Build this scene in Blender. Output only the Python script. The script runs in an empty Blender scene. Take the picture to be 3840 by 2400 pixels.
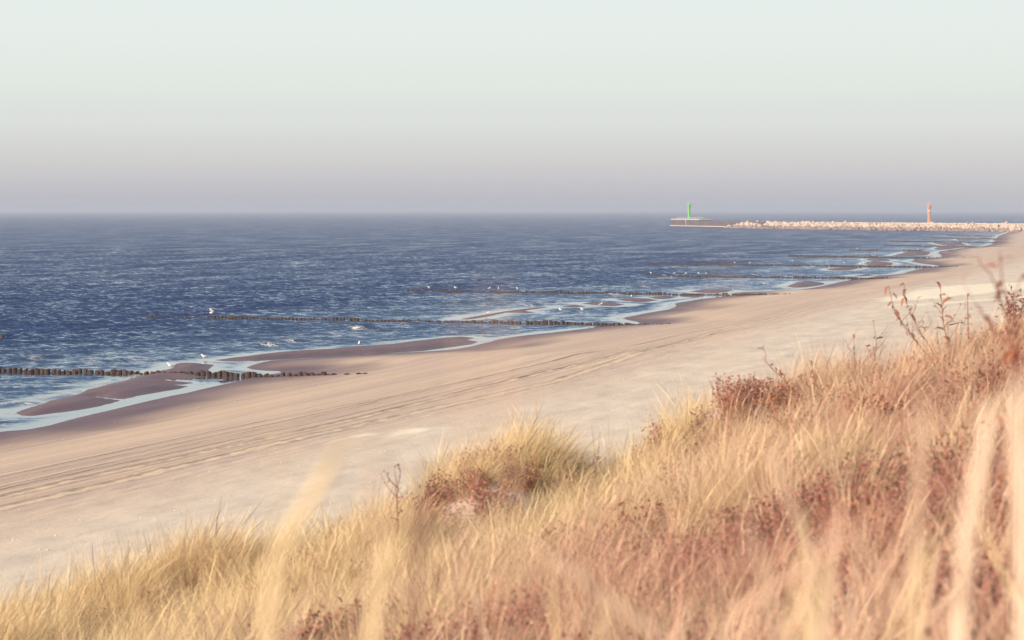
import bpy, math, random
import numpy as np
from mathutils import Vector, Matrix

random.seed(7)
rng = np.random.default_rng(7)
sc = bpy.context.scene
C = sc.collection

# ------------------------------------------------------------------ camera
TH = math.radians(17.15)          # camera looks 17 deg seaward of the shoreline direction
CAMZ = 12.0
FPX = 9067.0                      # focal length in pixels of the 3840 px wide photograph (85 mm)
HORY = 786.0
PITCH = math.atan((1200 - HORY) / FPX)
cd = bpy.data.cameras.new('camera')
cd.lens = 85.0; cd.sensor_width = 36.0
cd.clip_start = 0.05; cd.clip_end = 200000
cd.dof.use_dof = True; cd.dof.focus_distance = 260.0; cd.dof.aperture_fstop = 3.6
cam = bpy.data.objects.new('camera', cd); C.objects.link(cam)
cam.location = (0, 0, CAMZ)
cam.rotation_euler = (math.pi / 2 - PITCH, 0, TH)
sc.camera = cam

# ------------------------------------------------------------------ sky, sun, exposure
SUN_EL = math.radians(22)
SUN_BACK = math.radians(50)       # behind the camera, this far towards the sea
eD = np.array([-math.sin(TH), math.cos(TH)])     # world xy of "ahead"
eX = np.array([math.cos(TH), math.sin(TH)])      # world xy of "right"
sxy = -math.sin(SUN_BACK) * eX - math.cos(SUN_BACK) * eD
to_sun = Vector((sxy[0] * math.cos(SUN_EL), sxy[1] * math.cos(SUN_EL), math.sin(SUN_EL)))
world = bpy.data.worlds.new('World'); sc.world = world; world.use_nodes = True
nt = world.node_tree; nt.nodes.clear()
N = nt.nodes.new; L = nt.links.new
wo = N('ShaderNodeOutputWorld'); bg = N('ShaderNodeBackground'); bg.inputs['Strength'].default_value = 0.1
sky = N('ShaderNodeTexSky'); sky.sky_type = 'NISHITA'; sky.sun_disc = False
sky.sun_elevation = SUN_EL; sky.sun_rotation = math.atan2(sxy[0], sxy[1])
sky.air_density = 1.0; sky.dust_density = 1.5; sky.ozone_density = 1.5
tc = N('ShaderNodeTexCoord'); sep = N('ShaderNodeSeparateXYZ'); L(tc.outputs['Generated'], sep.inputs[0])
ramp = N('ShaderNodeValToRGB'); cr = ramp.color_ramp; cr.interpolation = 'LINEAR'
mr = N('ShaderNodeMapRange'); mr.inputs['From Min'].default_value = 0; mr.inputs['From Max'].default_value = 0.1
L(sep.outputs['Z'], mr.inputs['Value']); L(mr.outputs[0], ramp.inputs[0])
def lin_(c): return tuple((((x / 255 + .055) / 1.055) ** 2.4) / 2 ** .75 for x in c)
SKYC = [(p_, lin_(c_)) for p_, c_ in ((0.0, (183, 187, 194)), (.05, (188, 188, 195)), (.139, (202, 200, 202)), (.205, (210, 209, 207)), (.282, (216, 217, 214)), (.349, (221, 224, 220)),
        (.426, (222, 227, 224)), (.503, (226, 232, 226)), (.59, (228, 235, 229)), (.70, (231, 238, 234)), (1.0, (231, 239, 237)))]
cr.elements[0].position = 0; cr.elements[0].color = (*SKYC[0][1], 1)
cr.elements[1].position = 1; cr.elements[1].color = (*SKYC[-1][1], 1)
for p, c in SKYC[1:-1]:
    e = cr.elements.new(p); e.color = (*c, 1)
sc10 = N('ShaderNodeVectorMath'); sc10.operation = 'SCALE'; sc10.inputs['Scale'].default_value = 10.0
L(ramp.outputs[0], sc10.inputs[0])
mf = N('ShaderNodeMapRange'); mf.interpolation_type = 'SMOOTHSTEP'
mf.inputs['From Min'].default_value = 0.075; mf.inputs['From Max'].default_value = 0.28
L(sep.outputs['Z'], mf.inputs['Value'])
mixw = N('ShaderNodeMix'); mixw.data_type = 'RGBA'
L(mf.outputs[0], mixw.inputs[0]); L(sc10.outputs[0], mixw.inputs[6]); L(sky.outputs[0], mixw.inputs[7])
L(mixw.outputs[2], bg.inputs['Color']); L(bg.outputs[0], wo.inputs['Surface'])

sd = bpy.data.lights.new('sun', 'SUN'); sd.energy = 4.6; sd.angle = math.radians(0.6); sd.color = (1.0, .84, .66)
sun = bpy.data.objects.new('sun', sd); C.objects.link(sun)
sun.rotation_euler = (-to_sun).to_track_quat('-Z', 'Y').to_euler()
sun.location = (20, -30, 60)
vs_ = sc.view_settings; vs_.view_transform = 'Standard'; vs_.look = 'None'; vs_.gamma = 1.0
vs_.use_curve_mapping = False; vs_.exposure = 0.75
cy = sc.cycles
cy.use_denoising = True; cy.max_bounces = 6; cy.diffuse_bounces = 3; cy.glossy_bounces = 3
cy.volume_bounces = 1; cy.transmission_bounces = 3; cy.caustics_reflective = False; cy.caustics_refractive = False
cy.sample_clamp_indirect = 6.0

# ------------------------------------------------------------------ helpers
def uv2xy(u, v): return -np.asarray(u), np.asarray(v)     # u = metres seaward, v = metres along the shore

def px2uv(px, py, z=0.0):
    D = (CAMZ - z) * FPX / (np.asarray(py, float) - HORY)
    X = (np.asarray(px, float) - 1920) / FPX * D
    return -X * math.cos(TH) + D * math.sin(TH), X * math.sin(TH) + D * math.cos(TH)

def atD(px, py, D):                                        # point of the picture at a distance D ahead
    X = (px - 1920) / FPX * D
    p = X * eX + D * eD
    return np.array([p[0], p[1], CAMZ - (py - HORY) / FPX * D])

def P2(pts):
    a = np.array(pts, float); u, v = px2uv(a[:, 0], a[:, 1]); return np.stack([u, v], 1)

def hash2(ix, iy, s):
    h = (ix.astype(np.int64) * 374761393 + iy.astype(np.int64) * 668265263 + s * 1442695041) & 0xffffffff
    h = ((h ^ (h >> 13)) * 1274126177) & 0xffffffff
    return ((h ^ (h >> 16)) & 0xffff) / 65535.0

def vnoise(x, y, s=0):
    x = np.asarray(x, float); y = np.asarray(y, float)
    ix = np.floor(x); iy = np.floor(y); fx = x - ix; fy = y - iy
    fx = fx * fx * (3 - 2 * fx); fy = fy * fy * (3 - 2 * fy)
    a = hash2(ix, iy, s); b = hash2(ix + 1, iy, s); c = hash2(ix, iy + 1, s); d = hash2(ix + 1, iy + 1, s)
    return (a * (1 - fx) + b * fx) * (1 - fy) + (c * (1 - fx) + d * fx) * fy

def fbm(x, y, s=0, o=4):
    t = 0; a = .5
    for k in range(o):
        t = t + a * vnoise(x * 2 ** k, y * 2 ** k, s + k); a *= .5
    return t

def sstep(a, b, x):
    t = np.clip((x - a) / (b - a), 0, 1); return t * t * (3 - 2 * t)

def sdf(poly, U, V):
    """signed distance, positive inside"""
    sh = U.shape; x = U.ravel(); y = V.ravel(); out = np.empty(x.size)
    a = poly; b = np.roll(poly, -1, 0)
    for s in range(0, x.size, 20000):
        px = x[s:s + 20000, None]; py = y[s:s + 20000, None]
        dx = b[:, 0] - a[:, 0]; dy = b[:, 1] - a[:, 1]
        t = np.clip(((px - a[:, 0]) * dx + (py - a[:, 1]) * dy) / (dx * dx + dy * dy + 1e-12), 0, 1)
        d2 = (px - a[:, 0] - t * dx) ** 2 + (py - a[:, 1] - t * dy) ** 2
        cr_ = ((a[:, 1] > py) != (b[:, 1] > py)) & (px < dx * (py - a[:, 1]) / np.where(dy == 0, 1e-12, dy) + a[:, 0])
        ins = cr_.sum(1) % 2 == 1
        out[s:s + 20000] = np.sqrt(d2.min(1)) * np.where(ins, 1, -1)
    return out.reshape(sh)

def mesh_np(name, verts, faces, mat=None, smooth=False):
    me = bpy.data.meshes.new(name)
    verts = np.asarray(verts, np.float32); faces = np.asarray(faces, np.int32)
    k = faces.shape[1]
    me.vertices.add(len(verts)); me.vertices.foreach_set('co', verts.ravel())
    me.loops.add(faces.size); me.loops.foreach_set('vertex_index', faces.ravel())
    me.polygons.add(len(faces)); me.polygons.foreach_set('loop_start', np.arange(0, faces.size, k, dtype=np.int32))
    me.update(calc_edges=True)
    if smooth: me.polygons.foreach_set('use_smooth', np.ones(len(faces), bool))
    if mat: me.materials.append(mat)
    return me

def attr(me, name, vals):
    a = me.attributes.new(name, 'FLOAT', 'POINT'); a.data.foreach_set('value', np.asarray(vals, np.float32).ravel())

def grid_faces(nr, nc, flip=False):
    i = np.arange((nr - 1) * (nc - 1)); r = i // (nc - 1); c = i % (nc - 1); a = r * nc + c
    f = np.stack([a, a + 1, a + nc + 1, a + nc], 1)
    return f[:, ::-1] if flip else f

def add(name, me, parent=None, label=None, cat=None, group=None, kind=None):
    o = bpy.data.objects.new(name, me); C.objects.link(o)
    if parent: o.parent = parent
    if label: o['label'] = label
    if cat: o['category'] = cat
    if group: o['group'] = group
    if kind: o['kind'] = kind
    return o

def empty(name, loc, rz=0.0, **k):
    o = add(name, None, **k); o.location = loc; o.rotation_euler = (0, 0, rz); o.empty_display_size = .2; return o

# --- small shape kit: lists of (verts, faces) collected into one mesh
class MB:
    def __init__(s): s.v = []; s.f = []
    def addv(s, vs, fs):
        o = len(s.v); s.v += [tuple(map(float, p)) for p in vs]; s.f += [tuple(i + o for i in f) for f in fs]; return s
    def box(s, c, d, rz=0):
        cx, cy, cz = c; a, b, h = d[0] / 2, d[1] / 2, d[2] / 2; ca, sa = math.cos(rz), math.sin(rz)
        vs = [(cx + x * ca - y * sa, cy + x * sa + y * ca, cz + z) for z in (-h, h) for x, y in ((-a, -b), (a, -b), (a, b), (-a, b))]
        return s.addv(vs, [(0, 3, 2, 1), (4, 5, 6, 7), (0, 1, 5, 4), (1, 2, 6, 5), (2, 3, 7, 6), (3, 0, 4, 7)])
    def lathe(s, prof, n=16, c=(0, 0, 0)):
        vs = [(c[0] + r * math.cos(2 * math.pi * k / n), c[1] + r * math.sin(2 * math.pi * k / n), c[2] + z) for r, z in prof for k in range(n)]
        fs = [(i * n + k, i * n + (k + 1) % n, (i + 1) * n + (k + 1) % n, (i + 1) * n + k) for i in range(len(prof) - 1) for k in range(n)]
        fs += [tuple(range(n))[::-1], tuple((len(prof) - 1) * n + k for k in range(n))]
        return s.addv(vs, fs)
    def tube(s, pts, rad, n=6, flat=1.0):
        pts = [Vector(p) for p in pts]; m = len(pts)
        if not hasattr(rad, '__len__'): rad = [rad] * m
        vs = []
        for i, p in enumerate(pts):
            t = (pts[min(i + 1, m - 1)] - pts[max(i - 1, 0)]).normalized()
            ref = Vector((0, 1, 0)) if abs(t.y) < .9 else Vector((1, 0, 0))
            a = t.cross(ref).normalized(); b = t.cross(a).normalized()
            vs += [p + (a * math.cos(2 * math.pi * k / n) + b * (math.sin(2 * math.pi * k / n) * flat)) * rad[i] for k in range(n)]
        fs = [(i * n + k, i * n + (k + 1) % n, (i + 1) * n + (k + 1) % n, (i + 1) * n + k) for i in range(m - 1) for k in range(n)]
        fs += [tuple(range(n))[::-1], tuple((m - 1) * n + k for k in range(n))]
        return s.addv(vs, fs)
    def mesh(s, name, mat, smooth=False):
        me = bpy.data.meshes.new(name); me.from_pydata(s.v, [], s.f); me.update()
        if smooth:
            for p in me.polygons: p.use_smooth = True
        if mat: me.materials.append(mat)
        return me

# ------------------------------------------------------------------ materials
def newmat(name):
    m = bpy.data.materials.new(name); m.use_nodes = True
    t = m.node_tree; b = t.nodes['Principled BSDF']; return m, t, b

def noise_node(t, scale, detail=3, rough=.55, vec=None):
    n = t.nodes.new('ShaderNodeTexNoise'); n.inputs['Scale'].default_value = scale
    n.inputs['Detail'].default_value = detail; n.inputs['Roughness'].default_value = rough
    if vec: t.links.new(vec, n.inputs['Vector'])
    return n

def mapping(t, scale, coord='Object', rot=(0, 0, 0)):
    c = t.nodes.new('ShaderNodeTexCoord'); m = t.nodes.new('ShaderNodeMapping')
    m.inputs['Scale'].default_value = scale; m.inputs['Rotation'].default_value = rot
    t.links.new(c.outputs[coord], m.inputs['Vector']); return m.outputs[0]

def mixc(t, fac, a, b, blend='MIX'):
    m = t.nodes.new('ShaderNodeMix'); m.data_type = 'RGBA'; m.blend_type = blend
    for sock, val in ((m.inputs[0], fac), (m.inputs[6], a), (m.inputs[7], b)):
        if hasattr(val, 'is_output'): t.links.new(val, sock)
        elif isinstance(val, tuple): sock.default_value = (*val, 1)
        else: sock.default_value = val
    return m.outputs[2]

def rampf(t, val, lo, hi, a=0., b=1.):
    m = t.nodes.new('ShaderNodeMapRange'); m.inputs[1].default_value = lo; m.inputs[2].default_value = hi
    m.inputs[3].default_value = a; m.inputs[4].default_value = b; t.links.new(val, m.inputs[0]); return m.outputs[0]

def math_(t, op, a, b=None):
    m = t.nodes.new('ShaderNodeMath'); m.operation = op
    for i, x in enumerate((a, b)):
        if x is None: continue
        if hasattr(x, 'is_output'): t.links.new(x, m.inputs[i])
        else: m.inputs[i].default_value = x
    return m.outputs[0]

def att(t, name, typ='GEOMETRY'):
    a = t.nodes.new('ShaderNodeAttribute'); a.attribute_name = name; a.attribute_type = typ; return a

def simple(name, col, rough=.7, var=.25, scale=8., spec=.3, bump=0., col2=None):
    m, t, b = newmat(name)
    n = noise_node(t, scale, 4, .6, mapping(t, (1, 1, 1)))
    c2 = col2 or tuple(x * (1 - var) for x in col)
    b_ = mixc(t, rampf(t, n.outputs['Fac'], .35, .65), col, c2)
    t.links.new(b_, b.inputs['Base Color']); b.inputs['Roughness'].default_value = rough
    b.inputs['Specular IOR Level'].default_value = spec
    if bump:
        bp = t.nodes.new('ShaderNodeBump'); bp.inputs['Strength'].default_value = bump; bp.inputs['Distance'].default_value = .02
        t.links.new(n.outputs['Fac'], bp.inputs['Height']); t.links.new(bp.outputs[0], b.inputs['Normal'])
    return m

# sand of the beach
M_sand, t, b = newmat('beach_sand')
wet = att(t, 'wet').outputs['Fac']; dry = att(t, 'dry').outputs['Fac']; trk = att(t, 'track').outputs['Fac']
st = noise_node(t, 1.0, 5, .6, mapping(t, (3.4, .014, 1)))              # streaks along the shore
st2 = noise_node(t, 1.0, 4, .6, mapping(t, (.35, .02, 1)))
pat = noise_node(t, 1.0, 4, .6, mapping(t, (.5, .12, 1)))
fine = noise_node(t, 1.0, 4, .65, mapping(t, (6, 2.2, 6)))
grain = noise_node(t, 1.0, 2, .6, mapping(t, (30, 12, 30)))
c_dry = mixc(t, rampf(t, pat.outputs['Fac'], .35, .68), (.56, .465, .365), (.68, .575, .44))
c_dry = mixc(t, rampf(t, fine.outputs['Fac'], .58, .72, 0, .55), c_dry, (.74, .62, .47))
c_dry = mixc(t, rampf(t, fine.outputs['Fac'], .30, .42, .35, 0), c_dry, (.40, .31, .27))
c_mid = mixc(t, rampf(t, st.outputs['Fac'], .35, .65), (.48, .35, .262), (.63, .48, .34))
c_mid = mixc(t, rampf(t, st2.outputs['Fac'], .4, .65, 0, .5), c_mid, (.42, .32, .275))
zone = att(t, 'zone').outputs['Fac']
col = mixc(t, zone, c_mid, c_dry)
col = mixc(t, trk, col, (.66, .50, .32))
col = mixc(t, math_(t, 'MULTIPLY', att(t, 'rut_shade').outputs['Fac'], .42), col, (.29, .17, .14))  # shadow inside the ruts, painted into the sand colour
col = mixc(t, dry, col, (.86, .76, .56))
col = mixc(t, wet, col, mixc(t, rampf(t, pat.outputs['Fac'], .3, .7), (.115, .064, .069), (.17, .104, .10)))
t.links.new(col, b.inputs['Base Color'])
t.links.new(rampf(t, wet, 0, 1, .92, .55), b.inputs['Roughness'])
t.links.new(rampf(t, wet, 0, 1, .1, .25), b.inputs['Specular IOR Level'])
h = math_(t, 'ADD', math_(t, 'MULTIPLY', st.outputs['Fac'], .5), math_(t, 'ADD', fine.outputs['Fac'], math_(t, 'MULTIPLY', grain.outputs['Fac'], .4)))
bp = t.nodes.new('ShaderNodeBump'); bp.inputs['Distance'].default_value = .05
t.links.new(rampf(t, wet, .2, 1, .5, .03), bp.inputs['Strength'])
t.links.new(h, bp.inputs['Height']); t.links.new(bp.outputs[0], b.inputs['Normal'])

# water
M_water, t, b = newmat('sea_water')
chop = att(t, 'chop').outputs['Fac']; foam = att(t, 'foam').outputs['Fac']
b.inputs['IOR'].default_value = 1.333
w1 = noise_node(t, 1.0, 4, .6, mapping(t, (.7, 1.15, 1), rot=(0, 0, -TH)))
w2 = noise_node(t, 1.0, 3, .6, mapping(t, (2.2, 3.2, 1), rot=(0, 0, -TH)))
w3 = noise_node(t, 1.0, 4, .6, mapping(t, (.035, .10, 1), rot=(0, 0, -TH)))
def slope(n, k):
    a_ = t.nodes.new('ShaderNodeVectorMath'); a_.operation = 'SUBTRACT'; a_.inputs[1].default_value = (.5, .5, .5); t.links.new(n.outputs['Color'], a_.inputs[0])
    m_ = t.nodes.new('ShaderNodeVectorMath'); m_.operation = 'MULTIPLY'; m_.inputs[1].default_value = (k, k, 0); t.links.new(a_.outputs[0], m_.inputs[0]); return m_.outputs[0]
sadd = t.nodes.new('ShaderNodeVectorMath'); sadd.operation = 'ADD'; t.links.new(slope(w1, 1.15), sadd.inputs[0]); t.links.new(slope(w2, 1.05), sadd.inputs[1])
sscl = t.nodes.new('ShaderNodeVectorMath'); sscl.operation = 'SCALE'; t.links.new(sadd.outputs[0], sscl.inputs[0])
t.links.new(math_(t, 'MULTIPLY', chop, rampf(t, w3.outputs['Fac'], .32, .68, .8, 1.25)), sscl.inputs['Scale'])
w4 = noise_node(t, 1.0, 4, .65, mapping(t, (.09, .022, 1), rot=(0, 0, -TH)))
geo = t.nodes.new('ShaderNodeNewGeometry'); nadd = t.nodes.new('ShaderNodeVectorMath'); nadd.operation = 'ADD'
bias = t.nodes.new('ShaderNodeVectorMath'); bias.operation = 'SCALE'; bias.inputs[0].default_value = (-float(eD[0]), -float(eD[1]), 0)   # steeper wave fronts face the shore
t.links.new(math_(t, 'MULTIPLY', att(t, 'front').outputs['Fac'], math_(t, 'MULTIPLY', math_(t, 'MULTIPLY', chop, rampf(t, w4.outputs['Fac'], .33, .67, .5, 1.5)), rampf(t, w3.outputs['Fac'], .32, .68, .75, 1.2))), bias.inputs['Scale'])
badd = t.nodes.new('ShaderNodeVectorMath'); badd.operation = 'ADD'; t.links.new(sscl.outputs[0], badd.inputs[0]); t.links.new(bias.outputs[0], badd.inputs[1])
t.links.new(geo.outputs['Normal'], nadd.inputs[0]); t.links.new(badd.outputs[0], nadd.inputs[1])
nrm = t.nodes.new('ShaderNodeVectorMath'); nrm.operation = 'NORMALIZE'; t.links.new(nadd.outputs[0], nrm.inputs[0]); t.links.new(nrm.outputs[0], b.inputs['Normal'])
fn = noise_node(t, 1.0, 4, .65, mapping(t, (3, 2, 3)))
ff = math_(t, 'MULTIPLY', foam, rampf(t, fn.outputs['Fac'], .42, .58))
wc = mixc(t, chop, (.05, .085, .12), (.010, .025, .078))
t.links.new(mixc(t, ff, wc, (.80, .74, .68)), b.inputs['Base Color'])
t.links.new(rampf(t, ff, 0, 1, .05, .8), b.inputs['Roughness'])

# dune sand
M_dune = simple('dune_sand', (.54, .44, .36), .95, col2=(.42, .32, .275), scale=1.7, spec=.1, bump=.6)

def blade_mat(name, cols, trans=.35):
    """straw: colour from the instance tint plus a per-blade random shade"""
    m, t, b = newmat(name)
    ti = att(t, 'tint', 'INSTANCER').outputs['Fac']; sh = att(t, 'shade').outputs['Fac']
    r = t.nodes.new('ShaderNodeValToRGB'); r.color_ramp.elements[0].color = (*cols[0], 1); r.color_ramp.elements[1].color = (*cols[-1], 1)
    for i, c in enumerate(cols[1:-1]):
        e = r.color_ramp.elements.new((i + 1) / (len(cols) - 1)); e.color = (*c, 1)
    t.links.new(ti, r.inputs[0])
    c = mixc(t, rampf(t, sh, .3, 1, 0, .68), r.outputs[0], (.22, .095, .075))
    c = mixc(t, rampf(t, sh, .0, .35, .35, 0), c, (.82, .71, .52))
    t.links.new(c, b.inputs['Base Color']); b.inputs['Roughness'].default_value = .6
    b.inputs['Specular IOR Level'].default_value = .25
    tr = t.nodes.new('ShaderNodeBsdfTranslucent'); t.links.new(c, tr.inputs['Color'])
    mx = t.nodes.new('ShaderNodeMixShader'); mx.inputs[0].default_value = trans
    t.links.new(b.outputs[0], mx.inputs[1]); t.links.new(tr.outputs[0], mx.inputs[2])
    t.links.new(mx.outputs[0], t.nodes['Material Output'].inputs['Surface'])
    return m
M_straw = blade_mat('straw_grass', [(.78, .62, .33), (.76, .58, .36), (.68, .44, .30), (.56, .28, .20)])
M_heath = blade_mat('red_brown_undergrowth', [(.36, .155, .105), (.31, .095, .07), (.21, .05, .048), (.46, .17, .085)], .25)

def flat_blade(name, col, var=.15):
    m = simple(name, col, .6, var, 25, .25)
    t = m.node_tree; b = t.nodes['Principled BSDF']; tr = t.nodes.new('ShaderNodeBsdfTranslucent')
    l = b.inputs['Base Color'].links[0].from_socket; t.links.new(l, tr.inputs['Color'])
    mx = t.nodes.new('ShaderNodeMixShader'); mx.inputs[0].default_value = .35
    t.links.new(b.outputs[0], mx.inputs[1]); t.links.new(tr.outputs[0], mx.inputs[2])
    t.links.new(mx.outputs[0], t.nodes['Material Output'].inputs['Surface']); return m

M_pile = simple('weathered_pile_wood', (.030, .018, .015), .65, scale=7, col2=(.075, .041, .029), spec=.15, bump=.5)
M_gullw = simple('gull_white', (.86, .80, .70), .7, .05, 20)
M_gullg = simple('gull_grey', (.42, .42, .44), .7, .12, 30)
M_gullk = simple('gull_black', (.03, .03, .035), .7, .1, 30)
M_beak = simple('gull_beak', (.70, .38, .06), .5, .1, 40)
M_leg = simple('gull_leg', (.60, .33, .24), .6, .1, 40)
M_conc = simple('old_concrete', (.05, .036, .042), .9, scale=.25, col2=(.105, .075, .075), bump=.3)
M_concl = simple('pale_concrete', (.60, .50, .38), .9, scale=.4, col2=(.46, .37, .32), bump=.3)
M_rail = simple('galvanised_rail', (.62, .56, .50), .6, .1, 3)
M_rock = simple('breakwater_rock', (.54, .43, .33), .9, scale=.35, col2=(.36, .26, .21), bump=.5)
M_rockw = simple('wet_rock', (.17, .11, .10), .7, scale=.4, col2=(.27, .19, .15), bump=.5)
M_green = simple('green_paint', (.10, .52, .06), .5, .12, .8)
M_dgreen = simple('dark_green_paint', (.03, .16, .05), .5, .1, .8)
M_red = simple('red_paint', (.80, .20, .10), .5, .12, .8)
M_band = simple('red_band_paint', (.70, .16, .10), .5, .1, 1)
M_white = simple('white_paint', (.80, .76, .68), .5, .08, 1)
M_lamp = simple('lantern_glass', (.55, .55, .52), .2, .1, 2, .5)
M_stem = flat_blade('dry_red_stem', (.30, .085, .055))
M_leafd = flat_blade('dry_leaf', (.38, .14, .09))
M_leafo = flat_blade('orange_leaf', (.46, .18, .08))
M_leafr = flat_blade('wine_leaf', (.21, .055, .045))
M_leafb = flat_blade('brown_leaf', (.33, .15, .085))
M_bladey = flat_blade('pale_gold_blade', (.76, .60, .36))
M_bladep = flat_blade('pale_pink_blade', (.82, .58, .42))
M_bladec = flat_blade('cream_blade', (.86, .70, .54))
M_bladeb = flat_blade('brown_blade', (.20, .10, .09))
M_bladeg = flat_blade('beige_blade', (.68, .51, .37))
M_stick = simple('driftwood', (.10, .06, .045), .9, .2, 12)
M_shell = simple('shell_white', (.78, .70, .57), .8, .25, 20)

# ------------------------------------------------------------------ shoreline traced in plan
EDGE = [(0, 1620), (100, 1612), (180, 1597), (260, 1576), (350, 1554), (450, 1531), (550, 1505), (640, 1484), (700, 1474), (773, 1456),
        (840, 1440), (901, 1425), (976, 1409), (1010, 1404), (1050, 1399), (1045, 1393), (990, 1391), (941, 1386), (921, 1379), (945, 1370),
        (976, 1361), (1019, 1352), (1100, 1347), (1200, 1341), (1290, 1336), (1373, 1331), (1446, 1326), (1560, 1320), (1634, 1316), (1700, 1310),
        (1750, 1302), (1802, 1291), (1836, 1283), (1860, 1275), (1917, 1265), (1975, 1257), (2070, 1248), (2163, 1237), (2250, 1226), (2307, 1220),
        (2394, 1215), (2402, 1211), (2388, 1206), (2362, 1202), (2336, 1194), (2350, 1189), (2374, 1184), (2417, 1175), (2460, 1168), (2504, 1161), (2530, 1153),
        (2536, 1147), (2532, 1140), (2545, 1135), (2590, 1128), (2634, 1120), (2692, 1115), (2744, 1110), (2756, 1104), (2750, 1099), (2793, 1095), (2860, 1092),
        (2924, 1089), (2998, 1086), (3036, 1081), (3085, 1073), (3122, 1064), (3147, 1058), (3172, 1053), (3259, 1046), (3276, 1043), (3274, 1038),
        (3291, 1033), (3345, 1030), (3392, 1025), (3406, 1019), (3423, 1015), (3460, 1006), (3478, 1002), (3530, 998), (3500, 993), (3460, 989),
        (3413, 980), (3435, 974), (3470, 969), (3532, 963), (3530, 957), (3517, 948), (3525, 942), (3564, 937), (3597, 932), (3671, 926),
        (3696, 922), (3721, 915), (3728, 907), (3733, 898), (3738, 890), (3750, 882), (3790, 870)]
em = P2(EDGE)
main = np.vstack([[[65, -120], [65, 20], [65, 80]], em, [[126, 1370], [110, 1440], [60, 1500], [-400, 1500], [-400, -120]]])
BARS = [
 [(68, 1547), (87, 1539), (145, 1521), (185, 1505), (249, 1489), (289, 1478), (347, 1458), (405, 1442), (492, 1421), (550, 1403), (584, 1394), (628, 1387), (649, 1382),
  (669, 1362), (678, 1361), (730, 1364), (792, 1369), (776, 1384), (768, 1395), (791, 1400), (768, 1408), (753, 1416), (730, 1419), (700, 1419), (640, 1418), (605, 1421),
  (590, 1425), (620, 1430), (660, 1433), (700, 1435), (718, 1438), (690, 1440), (630, 1440), (596, 1442), (620, 1446), (680, 1448), (695, 1451), (651, 1462), (607, 1468), (550, 1479), (506, 1486), (463, 1497), (440, 1496),
  (405, 1491), (376, 1486), (352, 1486), (338, 1489), (350, 1492), (380, 1496), (440, 1503), (405, 1514), (347, 1528), (289, 1539), (246, 1541), (174, 1553), (116, 1560), (87, 1559), (69, 1552)],
 [(811, 1349), (889, 1343), (915, 1338), (1005, 1327), (1100, 1320), (1200, 1315), (1287, 1306), (1431, 1297), (1489, 1288), (1605, 1275), (1692, 1268), (1735, 1264), (1776, 1268),
  (1744, 1275), (1787, 1282), (1761, 1292), (1692, 1301), (1634, 1309), (1560, 1314), (1446, 1321), (1446, 1329), (1373, 1334), (1373, 1326), (1290, 1331), (1200, 1336), (1100, 1342), (1019, 1347), (976, 1351), (889, 1352), (820, 1352)],
 [(1730, 1197), (1810, 1182), (1900, 1167), (2000, 1155), (2050, 1150), (2040, 1154), (1960, 1165), (2009, 1175), (1960, 1173), (1905, 1170), (1830, 1186), (1780, 1195)],
 [(2099, 1148), (2174, 1146), (2197, 1149), (2151, 1153)],
 [(2186, 1138), (2209, 1135), (2342, 1141), (2302, 1148), (2273, 1146)],
 [(2310, 1121), (2374, 1120), (2472, 1125), (2414, 1132), (2345, 1128)],
 [(2437, 1115), (2489, 1111), (2535, 1113), (2509, 1120), (2472, 1121)],
 [(2547, 1110), (2640, 1112), (2605, 1115)],
 [(2590, 1093), (2619, 1088), (2750, 1088), (2715, 1096), (2663, 1098)],
 [(2954, 1074), (2983, 1062), (2998, 1056), (3060, 1057), (3090, 1062), (3083, 1068), (3038, 1075), (2986, 1078)],
 [(3085, 1044), (3147, 1043), (3130, 1048), (3100, 1047)],
 [(3098, 1009), (3142, 1005), (3187, 1002), (3221, 1006), (3184, 1013), (3122, 1014)],
 [(3207, 1034), (3241, 1029), (3281, 1032), (3246, 1035)],
 [(3245, 991), (3259, 980), (3287, 979), (3346, 986), (3341, 994), (3299, 996)],
 [(3252, 975), (3257, 970), (3331, 973), (3335, 979), (3274, 977)],
 [(3346, 959), (3386, 950), (3403, 944), (3488, 945), (3473, 957), (3423, 959)],
 [(3505, 934), (3522, 926), (3597, 926), (3567, 934), (3522, 937)],
 [(3502, 911), (3535, 906), (3592, 908), (3621, 919), (3552, 921), (3525, 916)],
 [(3587, 896), (3671, 896), (3683, 898), (3634, 902), (3597, 901)],
 [(3634, 885), (3671, 882), (3733, 887), (3683, 889)],
]
bars = [P2(p) for p in BARS]
DRY = [P2([(3290, 1152), (3370, 1138), (3450, 1117), (3560, 1096), (3700, 1092), (3900, 1088), (3960, 1120), (3700, 1142), (3500, 1158), (3310, 1163)]),
       P2([(3300, 1184), (3600, 1172), (3900, 1158), (3900, 1167), (3600, 1180), (3450, 1187)]),
       P2([(1380, 1712), (1560, 1688), (1680, 1685), (1600, 1700), (1450, 1725), (1380, 1728)])]

def beach_fields(U, V):
    wob = .35 * (fbm(U * .35, V * .12, 11) - .47)
    dm = sdf(main, U, V) + wob
    z = np.where(dm < 0, np.maximum(dm * .05, -.6), np.where(dm < 12, .045 * dm, .54 + .036 * (dm - 12)))
    db = np.full(U.shape, -50.0)
    k = U > 50
    if k.any():
        u, v = U[k], V[k]; best = np.full(u.shape, -50.0)
        for bpoly in bars:
            lo = bpoly.min(0) - 30; hi = bpoly.max(0) + 30
            q = (u > lo[0]) & (u < hi[0]) & (v > lo[1]) & (v < hi[1])
            if q.any(): best[q] = np.maximum(best[q], sdf(bpoly, u[q], v[q]))
        db[k] = best + wob[k] * .25 + .06
    zb = np.where(db < 0, np.maximum(db * .05, -.6), np.minimum(.16 * db, .20 + .02 * db))
    return np.maximum(z, zb), dm, db

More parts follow.
